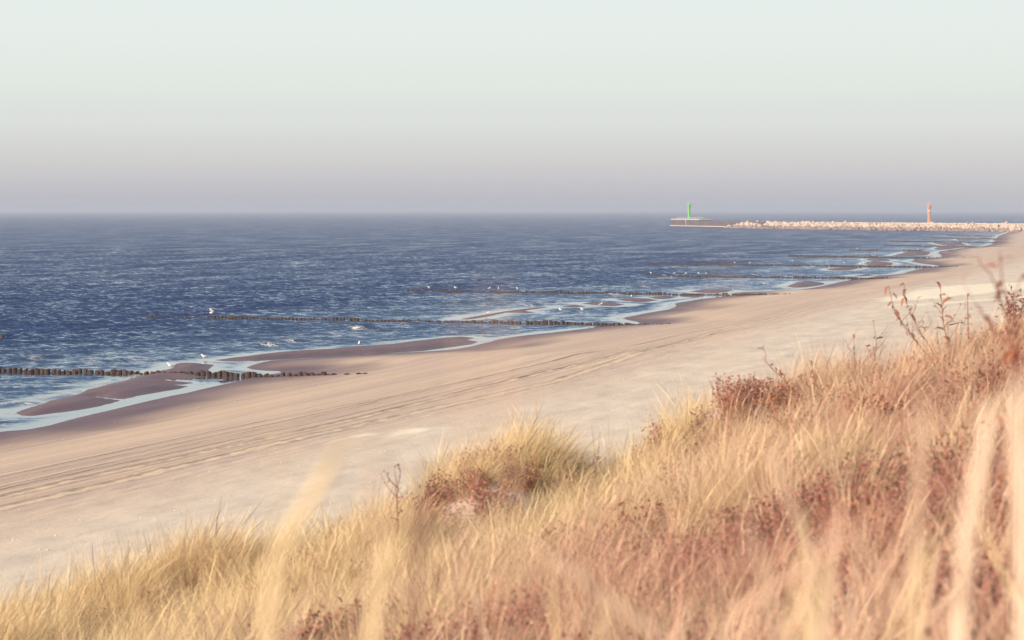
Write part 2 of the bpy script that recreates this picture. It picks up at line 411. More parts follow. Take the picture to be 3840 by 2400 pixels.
# tyre tracks: points in the picture -> lines on the beach
def ground_px(px, py):
    z = 0.0
    for _ in range(8):
        u, v = px2uv(px, py, z); z, _, _ = beach_fields(np.array([u]), np.array([v])); z = float(max(z[0], 0))
    return u, v, z
TR = [  # (points, half width, depth, kind)
 ([(0, 1789), (500, 1683), (1000, 1578), (1500, 1480)], .065, .08, 0), ([(0, 1804), (500, 1699), (1000, 1595)], .065, .08, 0),
 ([(0, 1831), (500, 1717), (1000, 1606)], .065, .08, 0), ([(0, 1840), (500, 1731), (1000, 1624)], .065, .08, 0), ([(0, 1858), (500, 1746), (1000, 1637)], .065, .08, 0),
 ([(0, 1866), (500, 1755), (1000, 1647), (2040, 1397)], .30, .05, 1), ([(0, 1909), (500, 1792), (1000, 1673), (1500, 1562), (2063, 1436), (2600, 1268), (2960, 1172)], .42, .07, 1)]
tracks = []
for pts, hw, dp, kd in TR:
    g = np.array([ground_px(*p)[:2] for p in pts]); o = np.argsort(g[:, 1]); g = g[o]
    lin = np.polyfit(g[:, 1], g[:, 0], 1)
    tracks.append((g, lin, hw, dp, kd))

def track_u(tr, v):
    g, lin, *_ = tr
    u = np.interp(v, g[:, 1], g[:, 0])
    e0 = (g[1, 0] - g[0, 0]) / (g[1, 1] - g[0, 1])
    u = np.where(v < g[0, 1], g[0, 0] + e0 * (v - g[0, 1]), u)
    return np.where(v > g[-1, 1], g[-1, 0] + lin[0] * .5 * (v - g[-1, 1]), u) + .03 * np.sin(v * .11 + g[0, 0])

us = np.concatenate([np.arange(-80, 16, 4), np.arange(16, 42, .26), np.arange(42, 53, .08), np.arange(53, 92, .3), np.arange(92, 150, 1.0)])
vs = [-60, -40, -20, 0, 10, 20]
while vs[-1] < 1440: vs.append(vs[-1] + max(.5, .005 * vs[-1]))
vs = np.array(vs)
V, U = np.meshgrid(vs, us, indexing='ij')
Z, DM, DB = beach_fields(U, V)
TRK = np.zeros(U.shape); RUT_SHADE = np.zeros(U.shape)
for k, tr in enumerate(tracks):
    hw, dp, kd = tr[2:]
    d = U - track_u(tr, V)
    fade = (.25 + .75 * sstep(320, 110, V)) * sstep(900, 380, V) if kd else sstep(330, 120, V) * np.clip(.7 + .6 * vnoise(V * .07, V * 0 + k, 90), 0, 1)
    if kd == 0:
        RUT_SHADE = np.maximum(RUT_SHADE, fade * np.exp(-(d / (hw * 1.1)) ** 2))
        Z += fade * (-dp * np.exp(-(d / hw) ** 2) + .4 * dp * np.exp(-((d + 2.2 * hw) / hw) ** 2) + .3 * dp * np.exp(-((d - 2.2 * hw) / hw) ** 2))
        TRK = np.maximum(TRK, fade * .55 * np.exp(-((d - 2.4 * hw) / (1.3 * hw)) ** 2))
    else:
        lug = vnoise(V * 3.6, U * 3.1, 40 + k)
        Z += fade * np.exp(-(d / hw) ** 6) * (dp * (lug - .75) * 1.6) + fade * .05 * np.exp(-((np.abs(d) - hw * 1.15) / .13) ** 2) * (.4 + lug)
        TRK = np.maximum(TRK, fade * .55 * np.exp(-(d / (hw * 1.15)) ** 4))
        RUT_SHADE = np.maximum(RUT_SHADE, fade * .45 * sstep(.4, .15, lug) * np.exp(-(d / (hw * 1.2)) ** 4))
upper = sstep(8, 30, DM)
Z += upper * .07 * (fbm(U * .8, V * .35, 3) - .47) * 2 + upper * .05 * (vnoise(U * 2.6, V * 1.3, 9) - .5)
Z += .012 * sstep(2, 8, DM) * sstep(40, 46, U) * (vnoise(U * 2.6, V * .012, 19) - .5) * 2
nz = fbm(U * .25, V * .06, 5)
WET = np.maximum(sstep(9.0, .6, DM + (nz - .47) * 7), np.where(DB > -2, .74, 0))
WET = np.where((DM < 0) & (DB < -2), 1, WET)
WET = np.clip(WET, 0, 1)
ZONE = sstep(-2.0, 9.0, (track_u(tracks[-1], V) - .4) - U + (nz - .47) * 2.5)
DRYA = np.zeros(U.shape)
for p in DRY:
    lo = p.min(0) - 20; hi = p.max(0) + 20
    q = (U > lo[0]) & (U < hi[0]) & (V > lo[1]) & (V < hi[1])
    DRYA[q] = np.maximum(DRYA[q], sstep(-1.2, 1.6, sdf(p, U[q], V[q]) + (fbm(U[q] * 1.1, V[q] * .22, 77) - .47) * 5.5))
me = mesh_np('beach', np.stack([-U.ravel(), V.ravel(), Z.ravel()], 1), grid_faces(len(vs), len(us), flip=True), M_sand, True)
attr(me, 'wet', WET); attr(me, 'dry', DRYA * .7); attr(me, 'track', TRK); attr(me, 'zone', ZONE); attr(me, 'rut_shade', RUT_SHADE)
add('beach', me, label='pale sand beach with wheel tracks and dark wet edge', kind='structure')

def beach_z(u, v):
    z, a, b_ = beach_fields(np.atleast_1d(np.asarray(u, float)), np.atleast_1d(np.asarray(v, float))); return z

# deep ground sheet far below, out to the horizon
gm = mesh_np('ground', [(-60000, -3000, -3), (60000, -3000, -3), (60000, 60000, -3), (-60000, 60000, -3)], [(0, 1, 2, 3)], simple('seabed_sand', (.2, .16, .13), .9))
add('ground', gm, label='sandy ground under the sea out to the horizon', kind='structure')

# ------------------------------------------------------------------ the sea
rows = [95.0]
while rows[-1] < 40000:
    d = rows[-1]
    rows.append(d + (.45 if d < 330 else max(.45, .0000045 * d * d * .9 + .0 + .45 * (d / 330) ** 1.2)))
rows = np.array(rows)
ang = np.radians(np.linspace(-19.5, 19.5, 640))
R, A = np.meshgrid(rows, ang, indexing='ij')
Xc = R * np.tan(A); Dc = R
WU = -Xc * math.cos(TH) + Dc * math.sin(TH); WV = Xc * math.sin(TH) + Dc * math.cos(TH)
land = np.full(R.shape, -60.0)
near = (WU < 260) & (R < 1500)
_, dm_, db_ = beach_fields(WU[near], WV[near])
land[near] = np.maximum(dm_, db_)
dist = -land
CH = sstep(.7, 3.4, dist + (fbm(WU * .2, WV * .1, 21) - .47) * 2.2)
open_ = sstep(2, 45, dist)
Hn = np.zeros(R.shape); rs = np.random.default_rng(3)
dr = np.gradient(rows)[:, None]; dl = (R * (ang[1] - ang[0]))
wave_dir0 = math.atan2(-math.cos(TH) * .75, -math.sin(TH) - .55)
calm = .7 + .6 * fbm(WU * .012, WV * .02, 31, 3)
for i in range(46):
    lam = 1.3 * (4.8 / 1.3) ** rs.random() if i < 40 else rs.uniform(7, 14)
    th = wave_dir0 + rs.normal(0, .75 if lam < 5 else .45)
    a = (.0085 * lam ** .85 if lam < 9 else .03) * rs.uniform(.6, 1.3)
    k = 2 * math.pi / lam
    w = sstep(2.2, 4.0, lam / dr)
    # du, dv components: towards the shore
    ph = k * (WU * math.cos(th) + WV * math.sin(th)) + rs.uniform(0, 7)
    Hn += a * w * np.sin(ph + .5 * np.sin(ph))
patch = .75 + .5 * vnoise(WU * .09, WV * .05, 51)
Hn *= 1.15 * (.3 + .7 * open_) * CH * calm * patch * sstep(6000, 900, R)
FO = np.zeros(R.shape)
BRK = [((945, 1301), (1035, 1294), .34, 1), ((1040, 1290), (1125, 1280), .30, .9), ((1200, 1256), (1258, 1249), .2, .6), ((1285, 1238), (1405, 1229), .28, .9),
       ((1480, 1222), (1580, 1210), .16, .3), ((55, 1352), (226, 1338), .26, .35), ((262, 1367), (550, 1343), .16, .45), ((440, 1330), (500, 1326), .18, .2), ((0, 1527), (110, 1515), .22, .9),
       ((110, 1512), (300, 1470), .12, .6), ((330, 1455), (540, 1402), .08, .7), ((270, 1325), (360, 1320), .3, 0), ((1946, 1151), (2030, 1145), .24, .9), ((2400, 1080), (2474, 1073), .24, .9),
       ((2275, 1108), (2322, 1104), .2, .9), ((2530, 1082), (2580, 1078), .2, .8), ((3010, 1005), (3050, 999), .25, .9), ((2850, 1068), (2900, 1064), .25, .8), ((2815, 1033), (2862, 1029), .25, .9),
       ((3135, 973), (3160, 970), .25, .9), ((1270, 1304), (1345, 1299), .2, .5), ((1430, 1290), (1490, 1284), .12, .3), ((600, 1190), (740, 1188), .1, 0), ((2700, 1078), (2790, 1070), .18, .4)]
for p0, p1, hgt, fo in BRK:
    a0 = np.array(px2uv(*p0)); a1 = np.array(px2uv(*p1)); d = a1 - a0; ln = np.hypot(*d); d = d / ln
    q = (np.abs(WU - a0[0]) < ln + 8) & (np.abs(WV - a0[1]) < ln + 8)
    if not q.any(): continue
    s = (WU[q] - a0[0]) * d[0] + (WV[q] - a0[1]) * d[1]
    nn = np.array([d[1], -d[0]])
    if nn[0] > 0: nn = -nn                                   # shoreward
    off = (WU[q] - a0[0]) * nn[0] + (WV[q] - a0[1]) * nn[1] + .35 * np.sin(s * .9) + .5 * (vnoise(s * .5, s * 0, 61) - .5)
    e = sstep(-1.5, 1.5, s) * sstep(ln + 1.5, ln - 1.5, s)
    Hn[q] += e * hgt * np.where(off > 0, np.exp(-(off / .55) ** 2), np.exp(-(off / 1.5) ** 2)) * (.6 + .7 * vnoise(s * .7, s * 0 + 3, 62))
    FO[q] = np.maximum(FO[q], fo * e * np.exp(-((off - .45) / .75) ** 2) * sstep(.25, .6, vnoise(s * .55, s * 0 + 9, 63)) * 1.3)
edge_f = np.exp(-((dist - .35) / .4) ** 2) * sstep(.46, .60, fbm(WU * .25, WV * .12, 71)) * (land > -3)
FO = np.clip(np.maximum(FO, .9 * edge_f * near), 0, 1)
wx, wy = uv2xy(WU, WV)
me = mesh_np('sea', np.stack([wx.ravel(), wy.ravel(), Hn.ravel()], 1), grid_faces(len(rows), len(ang), flip=True), M_water, True)
attr(me, 'chop', CH * (.55 + .45 * sstep(2, 40, dist)) ); attr(me, 'foam', FO); attr(me, 'front', .20 + .06 * sstep(200, 650, R))
add('sea', me, label='dark blue choppy sea reaching to the hazy horizon', kind='structure')
print('sea verts', R.size, 'beach verts', U.size)

# ------------------------------------------------------------------ groynes of wooden piles
pile_meshes = []
for k in range(7):
    mb = MB(); n = 9; r = [.155, .165, .17, .165, .15, .10][0:6]; zs = [-1.1, -.3, -.05, -.02, 0, 0]
    prof = [(.215, -1.2), (.22, -.3), (.218, -.06), (.196, -.012), (.11, .0)]
    vsx = []
    for (rr, zz) in prof:
        for j in range(n):
            a = 2 * math.pi * j / n; w = 1 + .12 * math.sin(2 * a + k) + random.uniform(-.05, .05)
            vsx.append((rr * w * math.cos(a), rr * w * math.sin(a), zz + (.05 * math.cos(a + k * 1.7) if zz > -.1 else 0)))
    fs = [(i * n + j, i * n + (j + 1) % n, (i + 1) * n + (j + 1) % n, (i + 1) * n + j) for i in range(len(prof) - 1) for j in range(n)]
    fs.append(tuple((len(prof) - 1) * n + j for j in range(n)))
    mb.addv(vsx, fs); pile_meshes.append(mb.mesh('pile', M_pile, False))
GR = [((-420, 1391), (1397, 1402), 'nearest groyne of thick brown wooden piles running off the left edge'),
      ((548, 1191), (2520, 1215), 'second nearest wooden pile groyne crossing the pools, gull with raised wings on it'),
      ((1523, 1093), (2968, 1102), 'third wooden pile groyne from the dune, several gulls perched along its seaward half'),
      ((2406, 1036), (3330, 1044), 'fourth wooden pile groyne from the dune with five gulls on its outer end'),
      ((2427, 992), (3609, 999), 'fifth wooden pile groyne, long thin row ending in a dark wet sand point'),
      ((2956, 961), (3670, 964), 'sixth wooden pile groyne with a pair of gulls at its middle'),
      ((3182, 939), (3640, 940), 'seventh wooden pile groyne with gaps in its outer half'),
      ((3314, 921), (3795, 923), 'eighth wooden pile groyne, thin far row behind the gapped one'),
      ((3338, 906), (3805, 908), 'ninth wooden pile groyne, thin far row before the round sand spit'),
      ((3488, 893), (3805, 896), 'tenth wooden pile groyne, short far dark line'),
      ((3555, 883), (3683, 885), 'farthest wooden pile groyne, short row just in front of the breakwater')]
groyne_lines = []
for gi, (pa, pb, lab) in enumerate(GR):
    a = np.array(px2uv(*pa)); bu, bv, _ = ground_px(*pb); bb = np.array([bu, bv])
    ln = np.hypot(*(bb - a)); d = (bb - a) / ln
    groyne_lines.append((a, bb))
    root = empty('groyne', (-bb[0], bb[1], 0), label=lab, cat='groyne', group='wooden pile groynes along the beach')
    step = .43 if gi < 5 else (.46 if gi < 8 else .6)
    n = min(int(ln / step), 290); step = ln / n
    ss = (np.arange(n) + .5) * step + rng.uniform(-.05, .05, n)
    pu = a[0] + d[0] * ss; pv = a[1] + d[1] * ss
    zs = beach_z(pu, pv)
    gap = vnoise(ss * .18, ss * 0 + gi, 81)
    for j in range(n):
        if gi == 6 and 10 < ss[j] < 34 and gap[j] < .45: continue
        if random.random() < .012: continue
        seaw = 1 - ss[j] / ln
        top = .34 + .07 * math.sin(ss[j] * .8 + gi) * .6 + random.uniform(-.09, .07)
        if gi in (1, 2, 3): top -= .10 * (gap[j] < .4) + .08 * seaw
        if random.random() < .07: top -= .16
        top = max(top, .17)
        if top < zs[j] + .015:
            if random.random() < .3: continue
            top = zs[j] + random.uniform(.02, .06)
        o = bpy.data.objects.new('pile', pile_meshes[random.randrange(7)]); C.objects.link(o); o.parent = root
        s = random.uniform(.78, 1.18) * (1 if gi < 5 else 1.08)
        o.location = (-(pu[j] - bb[0]) + random.uniform(-.03, .03), pv[j] - bb[1] + random.uniform(-.07, .07), top)
        o.rotation_euler = (random.uniform(-.05, .05), random.uniform(-.05, .05), random.uniform(0, 6.28)); o.scale = (s, s, 1)
p = px2uv(4, 1268)
o = add('mooring_post', pile_meshes[2], label='lone dark post in the sea at the left edge of the view', cat='post'); o.location = (-p[0], p[1], .32)

# ------------------------------------------------------------------ gulls
def gull_meshes():
    spine = [(-.27, .215, .006, .03), (-.21, .222, .02, .042), (-.13, .235, .055, .06), (-.04, .25, .085, .085), (.05, .275, .088, .086), (.105, .315, .066, .064),
             (.135, .36, .044, .043), (.155, .40, .042, .042), (.185, .42, .042, .04), (.215, .415, .028, .026), (.232, .41, .008, .008)]
    n = 12; vsx = []
    for i, (x, z, rz, ry) in enumerate(spine):
        x0, z0 = spine[max(i - 1, 0)][:2]; x1, z1 = spine[min(i + 1, len(spine) - 1)][:2]
        tx, tz = x1 - x0, z1 - z0; l = math.hypot(tx, tz); nx, nz_ = -tz / l, tx / l
        for j in range(n):
            a = 2 * math.pi * j / n
            vsx.append((x + nx * rz * math.sin(a), ry * math.cos(a), z + nz_ * rz * math.sin(a)))
    fs = [(i * n + j, i * n + (j + 1) % n, (i + 1) * n + (j + 1) % n, (i + 1) * n + j) for i in range(len(spine) - 1) for j in range(n)]
    fs += [tuple(range(n))[::-1], tuple((len(spine) - 1) * n + j for j in range(n))]
    body = MB().addv(vsx, fs).mesh('body', M_gullw, True)
    beak = MB().tube([(.225, 0, .412), (.262, 0, .408), (.285, 0, .396)], [.014, .011, .003], 6, .7).mesh('beak', M_beak, True)
    wings = [];tips = []
    for s in (-1, 1):
        wings.append(MB().tube([(.08, s * .07, .285), (.03, s * .088, .285), (-.08, s * .082, .265), (-.19, s * .05, .245), (-.24, s * .03, .238)], [.02, .052, .056, .032, .015], 8, .38).mesh('wing', M_gullg, True))
        tips.append(MB().tube([(-.225, s * .034, .241), (-.28, s * .02, .236), (-.33, s * .008, .232)], [.02, .016, .003], 6, .4).mesh('wing_tip', M_gullk, True))
    legs = []
    for s in (-1, 1):
        m = MB().tube([(.0, s * .035, .20), (.012, s * .035, .10), (.0, s * .035, .008)], .008, 5)
        m.addv([(-.015, s * .035, .004), (.06, s * .035 - .03, .004), (.07, s * .035, .006), (.06, s * .035 + .03, .004), (.02, s * .035, .014)], [(0, 1, 4), (1, 2, 4), (2, 3, 4), (3, 0, 4), (0, 3, 2, 1)])
        legs.append(m.mesh('leg', M_leg))
    up = []
    for s in (-1, 1):
        prof = [(.10, .04, .31), (.05, .06, .30), (-.06, .06, .29), (-.12, .10, .40), (-.02, .12, .44), (.08, .11, .42), (-.16, .17, .56), (-.05, .18, .58), (.03, .17, .56), (-.22, .21, .68), (-.13, .215, .70)]
        f = [(0, 1, 4, 5), (1, 2, 3, 4), (5, 4, 7, 8), (4, 3, 6, 7), (7, 6, 9, 10)]
        vv = [(x, s * y, z) for x, y, z in prof] + [(x, s * (y + .012), z) for x, y, z in prof]
        ff = f + [tuple(i + 11 for i in q[::-1]) for q in f]
        up.append(MB().addv(vv, ff).mesh('wing', M_gullg))
    return body, beak, wings, tips, legs, up
gb, gk, gw, gt, gl, gu = gull_meshes()
def gull(pos, heading, label, scale=1.0, pose='stand', group='white gulls along the shore'):
    r = empty('gull', pos, heading, label=label, cat='gull', group=group); r.scale = (scale,) * 3
    add('body', gb, r); add('beak', gk, r)
    for i in (0, 1):
        if pose == 'wings_up': add('wing', gu[i], r)
        else:
            w = add('wing', gw[i], r); add('wing_tip', gt[i], w)
        if pose != 'swim': add('leg', gl[i], r)
    return r
LEFT = math.pi + TH; RIGHT = TH; AWAY = TH + math.pi / 2; TO = TH - math.pi / 2
# px, py(feet), pose, heading, where (ground / water / groyne index), label
GULLS = [
 (763, 1350, 'stand', LEFT, 'g', 'large white gull standing mirrored in the pool above the nearest groyne'),
 (637, 1379, 'swim', LEFT + .15, 'g', 'white gull crouched at the foam edge beside the nearest groyne'),
 (1346, 1301, 'stand', AWAY, 'g', 'gull seen from behind at the water edge of the long wet sandbar'),
 (1826, 1184, 'stand', RIGHT, 'g', 'large dark-winged gull facing right just behind the second groyne'),
 (2103, 1166, 'swim', LEFT, 'g', 'left one of two white gulls floating in the pool between the second and third groynes'),
 (2184, 1165, 'swim', LEFT - .2, 'g', 'right one of two white gulls floating in the pool between the second and third groynes'),
 (2252, 1149, 'stand', RIGHT, 'g', 'gull facing right on the thin dark sand tongue between second and third groynes'),
 (2368, 1117, 'stand', TO, 'g', 'small upright gull by the low waves just before the third groyne'),
 (791, 1186, 'wings_up', RIGHT, 1, 'gull with wings raised perched on the outer piles of the second groyne'),
 (1608, 1091, 'stand', LEFT, 2, 'outermost gull perched on the third groyne'),
 (1708, 1092, 'stand', LEFT, 2, 'second gull from the seaward end of the third groyne'),
 (1833, 1093, 'stand', RIGHT, 2, 'third gull from the seaward end of the third groyne'),
 (1868, 1093, 'stand', TO, 2, 'fourth gull from the seaward end of the third groyne'),
 (1940, 1094, 'stand', AWAY, 2, 'gull nearest the land of those perched on the third groyne'),
 (2442, 1036, 'stand', LEFT, 3, 'outermost gull on the fourth groyne'),
 (2528, 1036, 'stand', RIGHT, 3, 'second gull from the outer end of the fourth groyne'),
 (2570, 1037, 'stand', RIGHT, 3, 'third gull from the outer end of the fourth groyne'),
 (2620, 1037, 'stand', LEFT, 3, 'fourth gull from the outer end of the fourth groyne'),
 (2647, 1037, 'stand', TO, 3, 'bright gull nearest the land of five on the fourth groyne'),
 (2757, 993, 'stand', LEFT, 4, 'outer one of two gulls perched on the fifth groyne'),
 (2810, 993, 'stand', RIGHT, 4, 'inner one of two gulls perched on the fifth groyne'),
 (2971, 979, 'swim', RIGHT, 'w', 'bright gull alone on the open water between fifth and sixth groynes'),
 (3109, 1006, 'stand', TO, 'g', 'upright gull at the left tip of the bar below the fifth groyne'),
 (3166, 988, 'swim', LEFT, 'w', 'gull on the water just beyond the middle of the fifth groyne'),
 (3226, 994, 'stand', LEFT, 4, 'bright gull on the fifth groyne beside the resting flock'),
 (3240, 986, 'swim', LEFT, 'w', 'outermost gull of the little flock before the fifth groyne sandbar'),
 (3252, 984, 'swim', RIGHT, 'w', 'middle gull of the little flock before the fifth groyne sandbar'),
 (3262, 987, 'stand', TO, 'g', 'gull of the little flock standing on the sandbar edge'),
 (3272, 963, 'stand', LEFT, 5, 'outer gull of the pair on the sixth groyne'),
 (3280, 963, 'stand', RIGHT, 5, 'inner gull of the pair on the sixth groyne'),
 (3216, 939, 'stand', LEFT, 6, 'gull perched near the seaward end of the seventh groyne'),
 (3359, 955, 'stand', LEFT, 'g', 'lowest of three gulls in a line on the bar below the seventh groyne'),
 (3385, 949, 'stand', LEFT, 'g', 'middle of three gulls in a line on the bar below the seventh groyne'),
 (3396, 945, 'stand', RIGHT, 'g', 'topmost of three gulls in a line on the bar below the seventh groyne'),
 (3440, 939, 'stand', RIGHT, 6, 'gull perched where the seventh groyne meets the sandbar'),
 (3550, 908, 'stand', LEFT, 'g', 'farthest gull on the round sand spit by the ninth groyne'),
 (3560, 913, 'stand', RIGHT, 'g', 'bright gull in the middle of the round sand spit'),
 (3547, 922, 'swim', LEFT, 'g', 'gull at the near foam edge of the round sand spit'),
 (3592, 909, 'stand', TO, 'g', 'gull at the landward side of the round sand spit'),
 (3603, 896, 'stand', LEFT, 'g', 'gull on the water line beside the tenth groyne'),
 (3636, 880, 'swim', LEFT, 'w', 'outer gull of the far trio below the breakwater'),
 (3664, 880, 'swim', RIGHT, 'w', 'middle gull of the far trio below the breakwater'),
 (3683, 886, 'stand', TO, 'g', 'landward gull of the far trio below the breakwater'),
]
for px, py, pose, hd, wh, lab in GULLS:
    u, v = px2uv(px, py)
    z = 0.0
    if wh == 'g':
        u, v, z = ground_px(px, py); z = max(z, -.02)
        if pose == 'swim': z -= .13
    elif wh == 'w': z = -.12
    else:
        a, bb = groyne_lines[wh]
        # the pile line under this column of the picture
        best = None
        for s in np.linspace(0, 1, 400):
            q = a + (bb - a) * s; X = q[1] * math.sin(TH) - q[0] * math.cos(TH); D = q[1] * math.cos(TH) + q[0] * math.sin(TH)
            e = abs(1920 + X / D * FPX - px)
            if best is None or e < best[0]: best = (e, q)
        u, v = best[1]; z = .40
    gull((-u, v, z), hd + random.uniform(-.25, .25), lab, random.uniform(1.0, 1.15) * (.87 if v > 330 else 1.0), pose)

# ------------------------------------------------------------------ breakwater, pier head, light towers
A_head = np.array(px2uv(2513, 850)); A_rock = np.array(px2uv(2770, 855)); A_bend = np.array(px2uv(3440, 865)); A_land = np.array(px2uv(3800, 870))
def w3(uv, z=0.0): return Vector((-uv[0], uv[1], z))
dh = w3(A_rock - A_head).normalized(); nh = Vector((dh.y, -dh.x, 0))
if nh.dot(Vector((0, -1, 0))) < 0: nh = -nh          # towards the camera
angh = math.atan2(dh.y, dh.x); lenh = w3(A_rock - A_head).length
pier = empty('pier', w3(A_head), label='long stained concrete pier head in the sea with a railing', cat='pier')
def along(s, off, z): return dh * s - nh * off + Vector((0, 0, z))
nblk = 9; seg = (lenh + 40) / nblk
for k in range(nblk):
    h_ = 5.0 if k < 3 else 4.35
    m = MB().box((0, 0, 0), (seg - .12, 9.0 + (k % 2) * .15, h_ + 1.5)).mesh('wall_block', M_conc)
    o = add('wall_block', m, pier); o.location = along(seg * (k + .5), 4.6, (h_ - 1.5) / 2); o.rotation_euler[2] = angh
o = add('deck_slab', MB().box((0, 0, 0), (seg * 3 - .6, 8.8, .55)).mesh('deck_slab', M_concl), pier); o.location = along(seg * 1.5, 4.6, 5.28); o.rotation_euler[2] = angh
for k in range(3):
    o = add('ledge', MB().box((0, 0, 0), (seg * 3 - 2.4, .8, .5)).mesh('ledge', M_concl), pier); o.location = along(seg * (3 * k + 1.5), -.25, .8); o.rotation_euler[2] = angh
o = add('ladder', MB().box((-.3, 0, 0), (.1, .12, 4.6)).box((.3, 0, 0), (.1, .12, 4.6)).box((0, 0, 1.6), (.5, .1, .1)).box((0, 0, .8), (.5, .1, .1)).box((0, 0, 0), (.5, .1, .1)).box((0, 0, -.8), (.5, .1, .1)).box((0, 0, -1.6), (.5, .1, .1)).mesh('ladder', M_rail), pier)
o.location = along(lenh * .245, -.35, 2.9); o.rotation_euler[2] = angh
s0, s1 = lenh * .09, lenh * .49
for k in range(11):
    o = add('railing_post', MB().tube([(0, 0, 0), (0, 0, 1.25)], .07, 6).mesh('railing_post', M_rail), pier); o.location = along(s0 + (s1 - s0) * k / 10, 1.0, 5.55)
for zz in (1.2, .65):
    o = add('railing_bar', MB().box((0, 0, 0), (s1 - s0, .1, .1)).mesh('railing_bar', M_rail), pier); o.location = along((s0 + s1) / 2, 1.0, 5.55 + zz); o.rotation_euler[2] = angh

def tower(base, paint, band, trim, label, H, kind):
    r = empty('light_tower', base, TH, label=label, cat='beacon', group='light towers at the harbour mouth')
    add('shaft', MB().lathe([(1.0, 0), (.98, .3), (.78, .35), (.72, H * .66)], 20).mesh('shaft', paint, False), r)
    add('band', MB().lathe([(.75, H * .66), (.86, H * .66 + .05), (.86, H * .70), (.75, H * .705)], 20).mesh('band', band), r)
    add('flared_top', MB().lathe([(.75, H * .705), (.86, H * .78), (1.26, H * .94), (1.32, H * .95), (1.30, H * .965)], 20).mesh('flared_top', paint), r)
    g = add('gallery_rail', MB().lathe([(1.34, H * .965 + .75), (1.38, H * .965 + .75), (1.38, H * .965 + .85), (1.34, H * .965 + .85)], 20).mesh('gallery_rail', trim), r)
    for k in range(8):
        a = 2 * math.pi * k / 8; add('railing_post', MB().tube([(1.3 * math.cos(a), 1.3 * math.sin(a), H * .96), (1.36 * math.cos(a), 1.36 * math.sin(a), H * .965 + .8)], .05, 5).mesh('railing_post', trim), g)
    add('lantern', MB().lathe([(.30, H * .965), (.30, H * .965 + .7), (.36, H * .965 + .75), (.36, H * .965 + .95), (.05, H * .965 + 1.15)], 12).mesh('lantern', M_lamp), r)
    add('mast', MB().tube([(0, 0, H * .965 + 1.1), (0, 0, H * .965 + 2.6)], .07, 6).mesh('mast', M_white), r)
    add('door', MB().box((0, -1.0, 1.5), (.9, .2, 2.0)).mesh('door', paint), r)
    if kind == 'green':
        add('side_fin', MB().box((.84, 0, H * .40), (.14, .4, H * .6)).mesh('side_fin', M_dgreen), r)
        add('top_fin', MB().addv([(1.0, -.15, H * .70), (1.55, -.15, H * .94), (1.35, -.15, H * .94), (.9, -.15, H * .70), (1.0, .15, H * .70), (1.55, .15, H * .94), (1.35, .15, H * .94), (.9, .15, H * .70)],
            [(0, 1, 2, 3), (7, 6, 5, 4), (0, 4, 5, 1), (1, 5, 6, 2), (2, 6, 7, 3), (3, 7, 4, 0)]).mesh('top_fin', M_dgreen), r)
    return r
pg = along(lenh * .20, 4.2, 5.55) + w3(A_head)
tower(pg, M_green, M_band, M_rail, 'green light tower with a red band standing on the concrete pier head', 10.4, 'green')

# rubble mound
path = [A_rock + (A_head - A_rock) * .08, np.array(px2uv(3100, 861.5)), A_bend, A_land, A_land + np.array([-90, -30])]
cum = np.concatenate([[0], np.cumsum([np.hypot(*(path[i + 1] - path[i])) for i in range(len(path) - 1)])])
def bpath(s):
    q = np.array([np.interp(s, cum, [p[0] for p in path]), np.interp(s, cum, [p[1] for p in path])])
    q2 = np.array([np.interp(s + 4, cum, [p[0] for p in path]), np.interp(s + 4, cum, [p[1] for p in path])])
    if s > cum[-1] - 4: q2 = q + (path[-1] - path[-2]) / np.hypot(*(path[-1] - path[-2]))
    t_ = (q2 - q) / (np.hypot(*(q2 - q)) + 1e-9); n_ = np.array([t_[1], -t_[0]])
    if n_[1] > 0: n_ = -n_
    return q, t_, n_
bw = empty('breakwater', w3(A_bend), label='long breakwater of piled pale boulders between the towers', cat='breakwater')
core = []; S = np.linspace(0, cum[-1], 60)
CREST = 4.35
for s in S:
    q, t_, n_ = bpath(s); hcut = sstep(0, 25, s) * .75 + .25
    for off, z in ((1.2, -1.2), (-6.0, (CREST - .7) * hcut), (-10, (CREST - .6) * hcut), (-17, -1.2)):
        p3 = w3(q + n_ * off - A_bend, z); core.append(p3)
core = np.array([tuple(p) for p in core])
add('mound_core', mesh_np('mound_core', core, grid_faces(60, 4), M_rockw), bw)
rock_meshes = []
ico = []
gr = (1 + 5 ** .5) / 2
icov = np.array([(-1, gr, 0), (1, gr, 0), (-1, -gr, 0), (1, -gr, 0), (0, -1, gr), (0, 1, gr), (0, -1, -gr), (0, 1, -gr), (gr, 0, -1), (gr, 0, 1), (-gr, 0, -1), (-gr, 0, 1)], float) / 1.9
icof = [(0, 11, 5), (0, 5, 1), (0, 1, 7), (0, 7, 10), (0, 10, 11), (1, 5, 9), (5, 11, 4), (11, 10, 2), (10, 7, 6), (7, 1, 8), (3, 9, 4), (3, 4, 2), (3, 2, 6), (3, 6, 8), (3, 8, 9), (4, 9, 5), (2, 4, 11), (6, 2, 10), (8, 6, 7), (9, 8, 1)]
rock_v = [icov * rng.uniform(.65, 1.2, (12, 1)) * np.array([1.15, .9, .75]) for _ in range(8)]
for k in range(8):
    for mt in (M_rock, M_rockw):
        rock_meshes.append(MB().addv(rock_v[k], icof).mesh('rock', mt))
slots = []
for s in np.arange(1.0, cum[-1] - 1, 1.25):
    for row in range(6):
        slots.append((s + random.uniform(-.6, .6), row))
random.shuffle(slots)
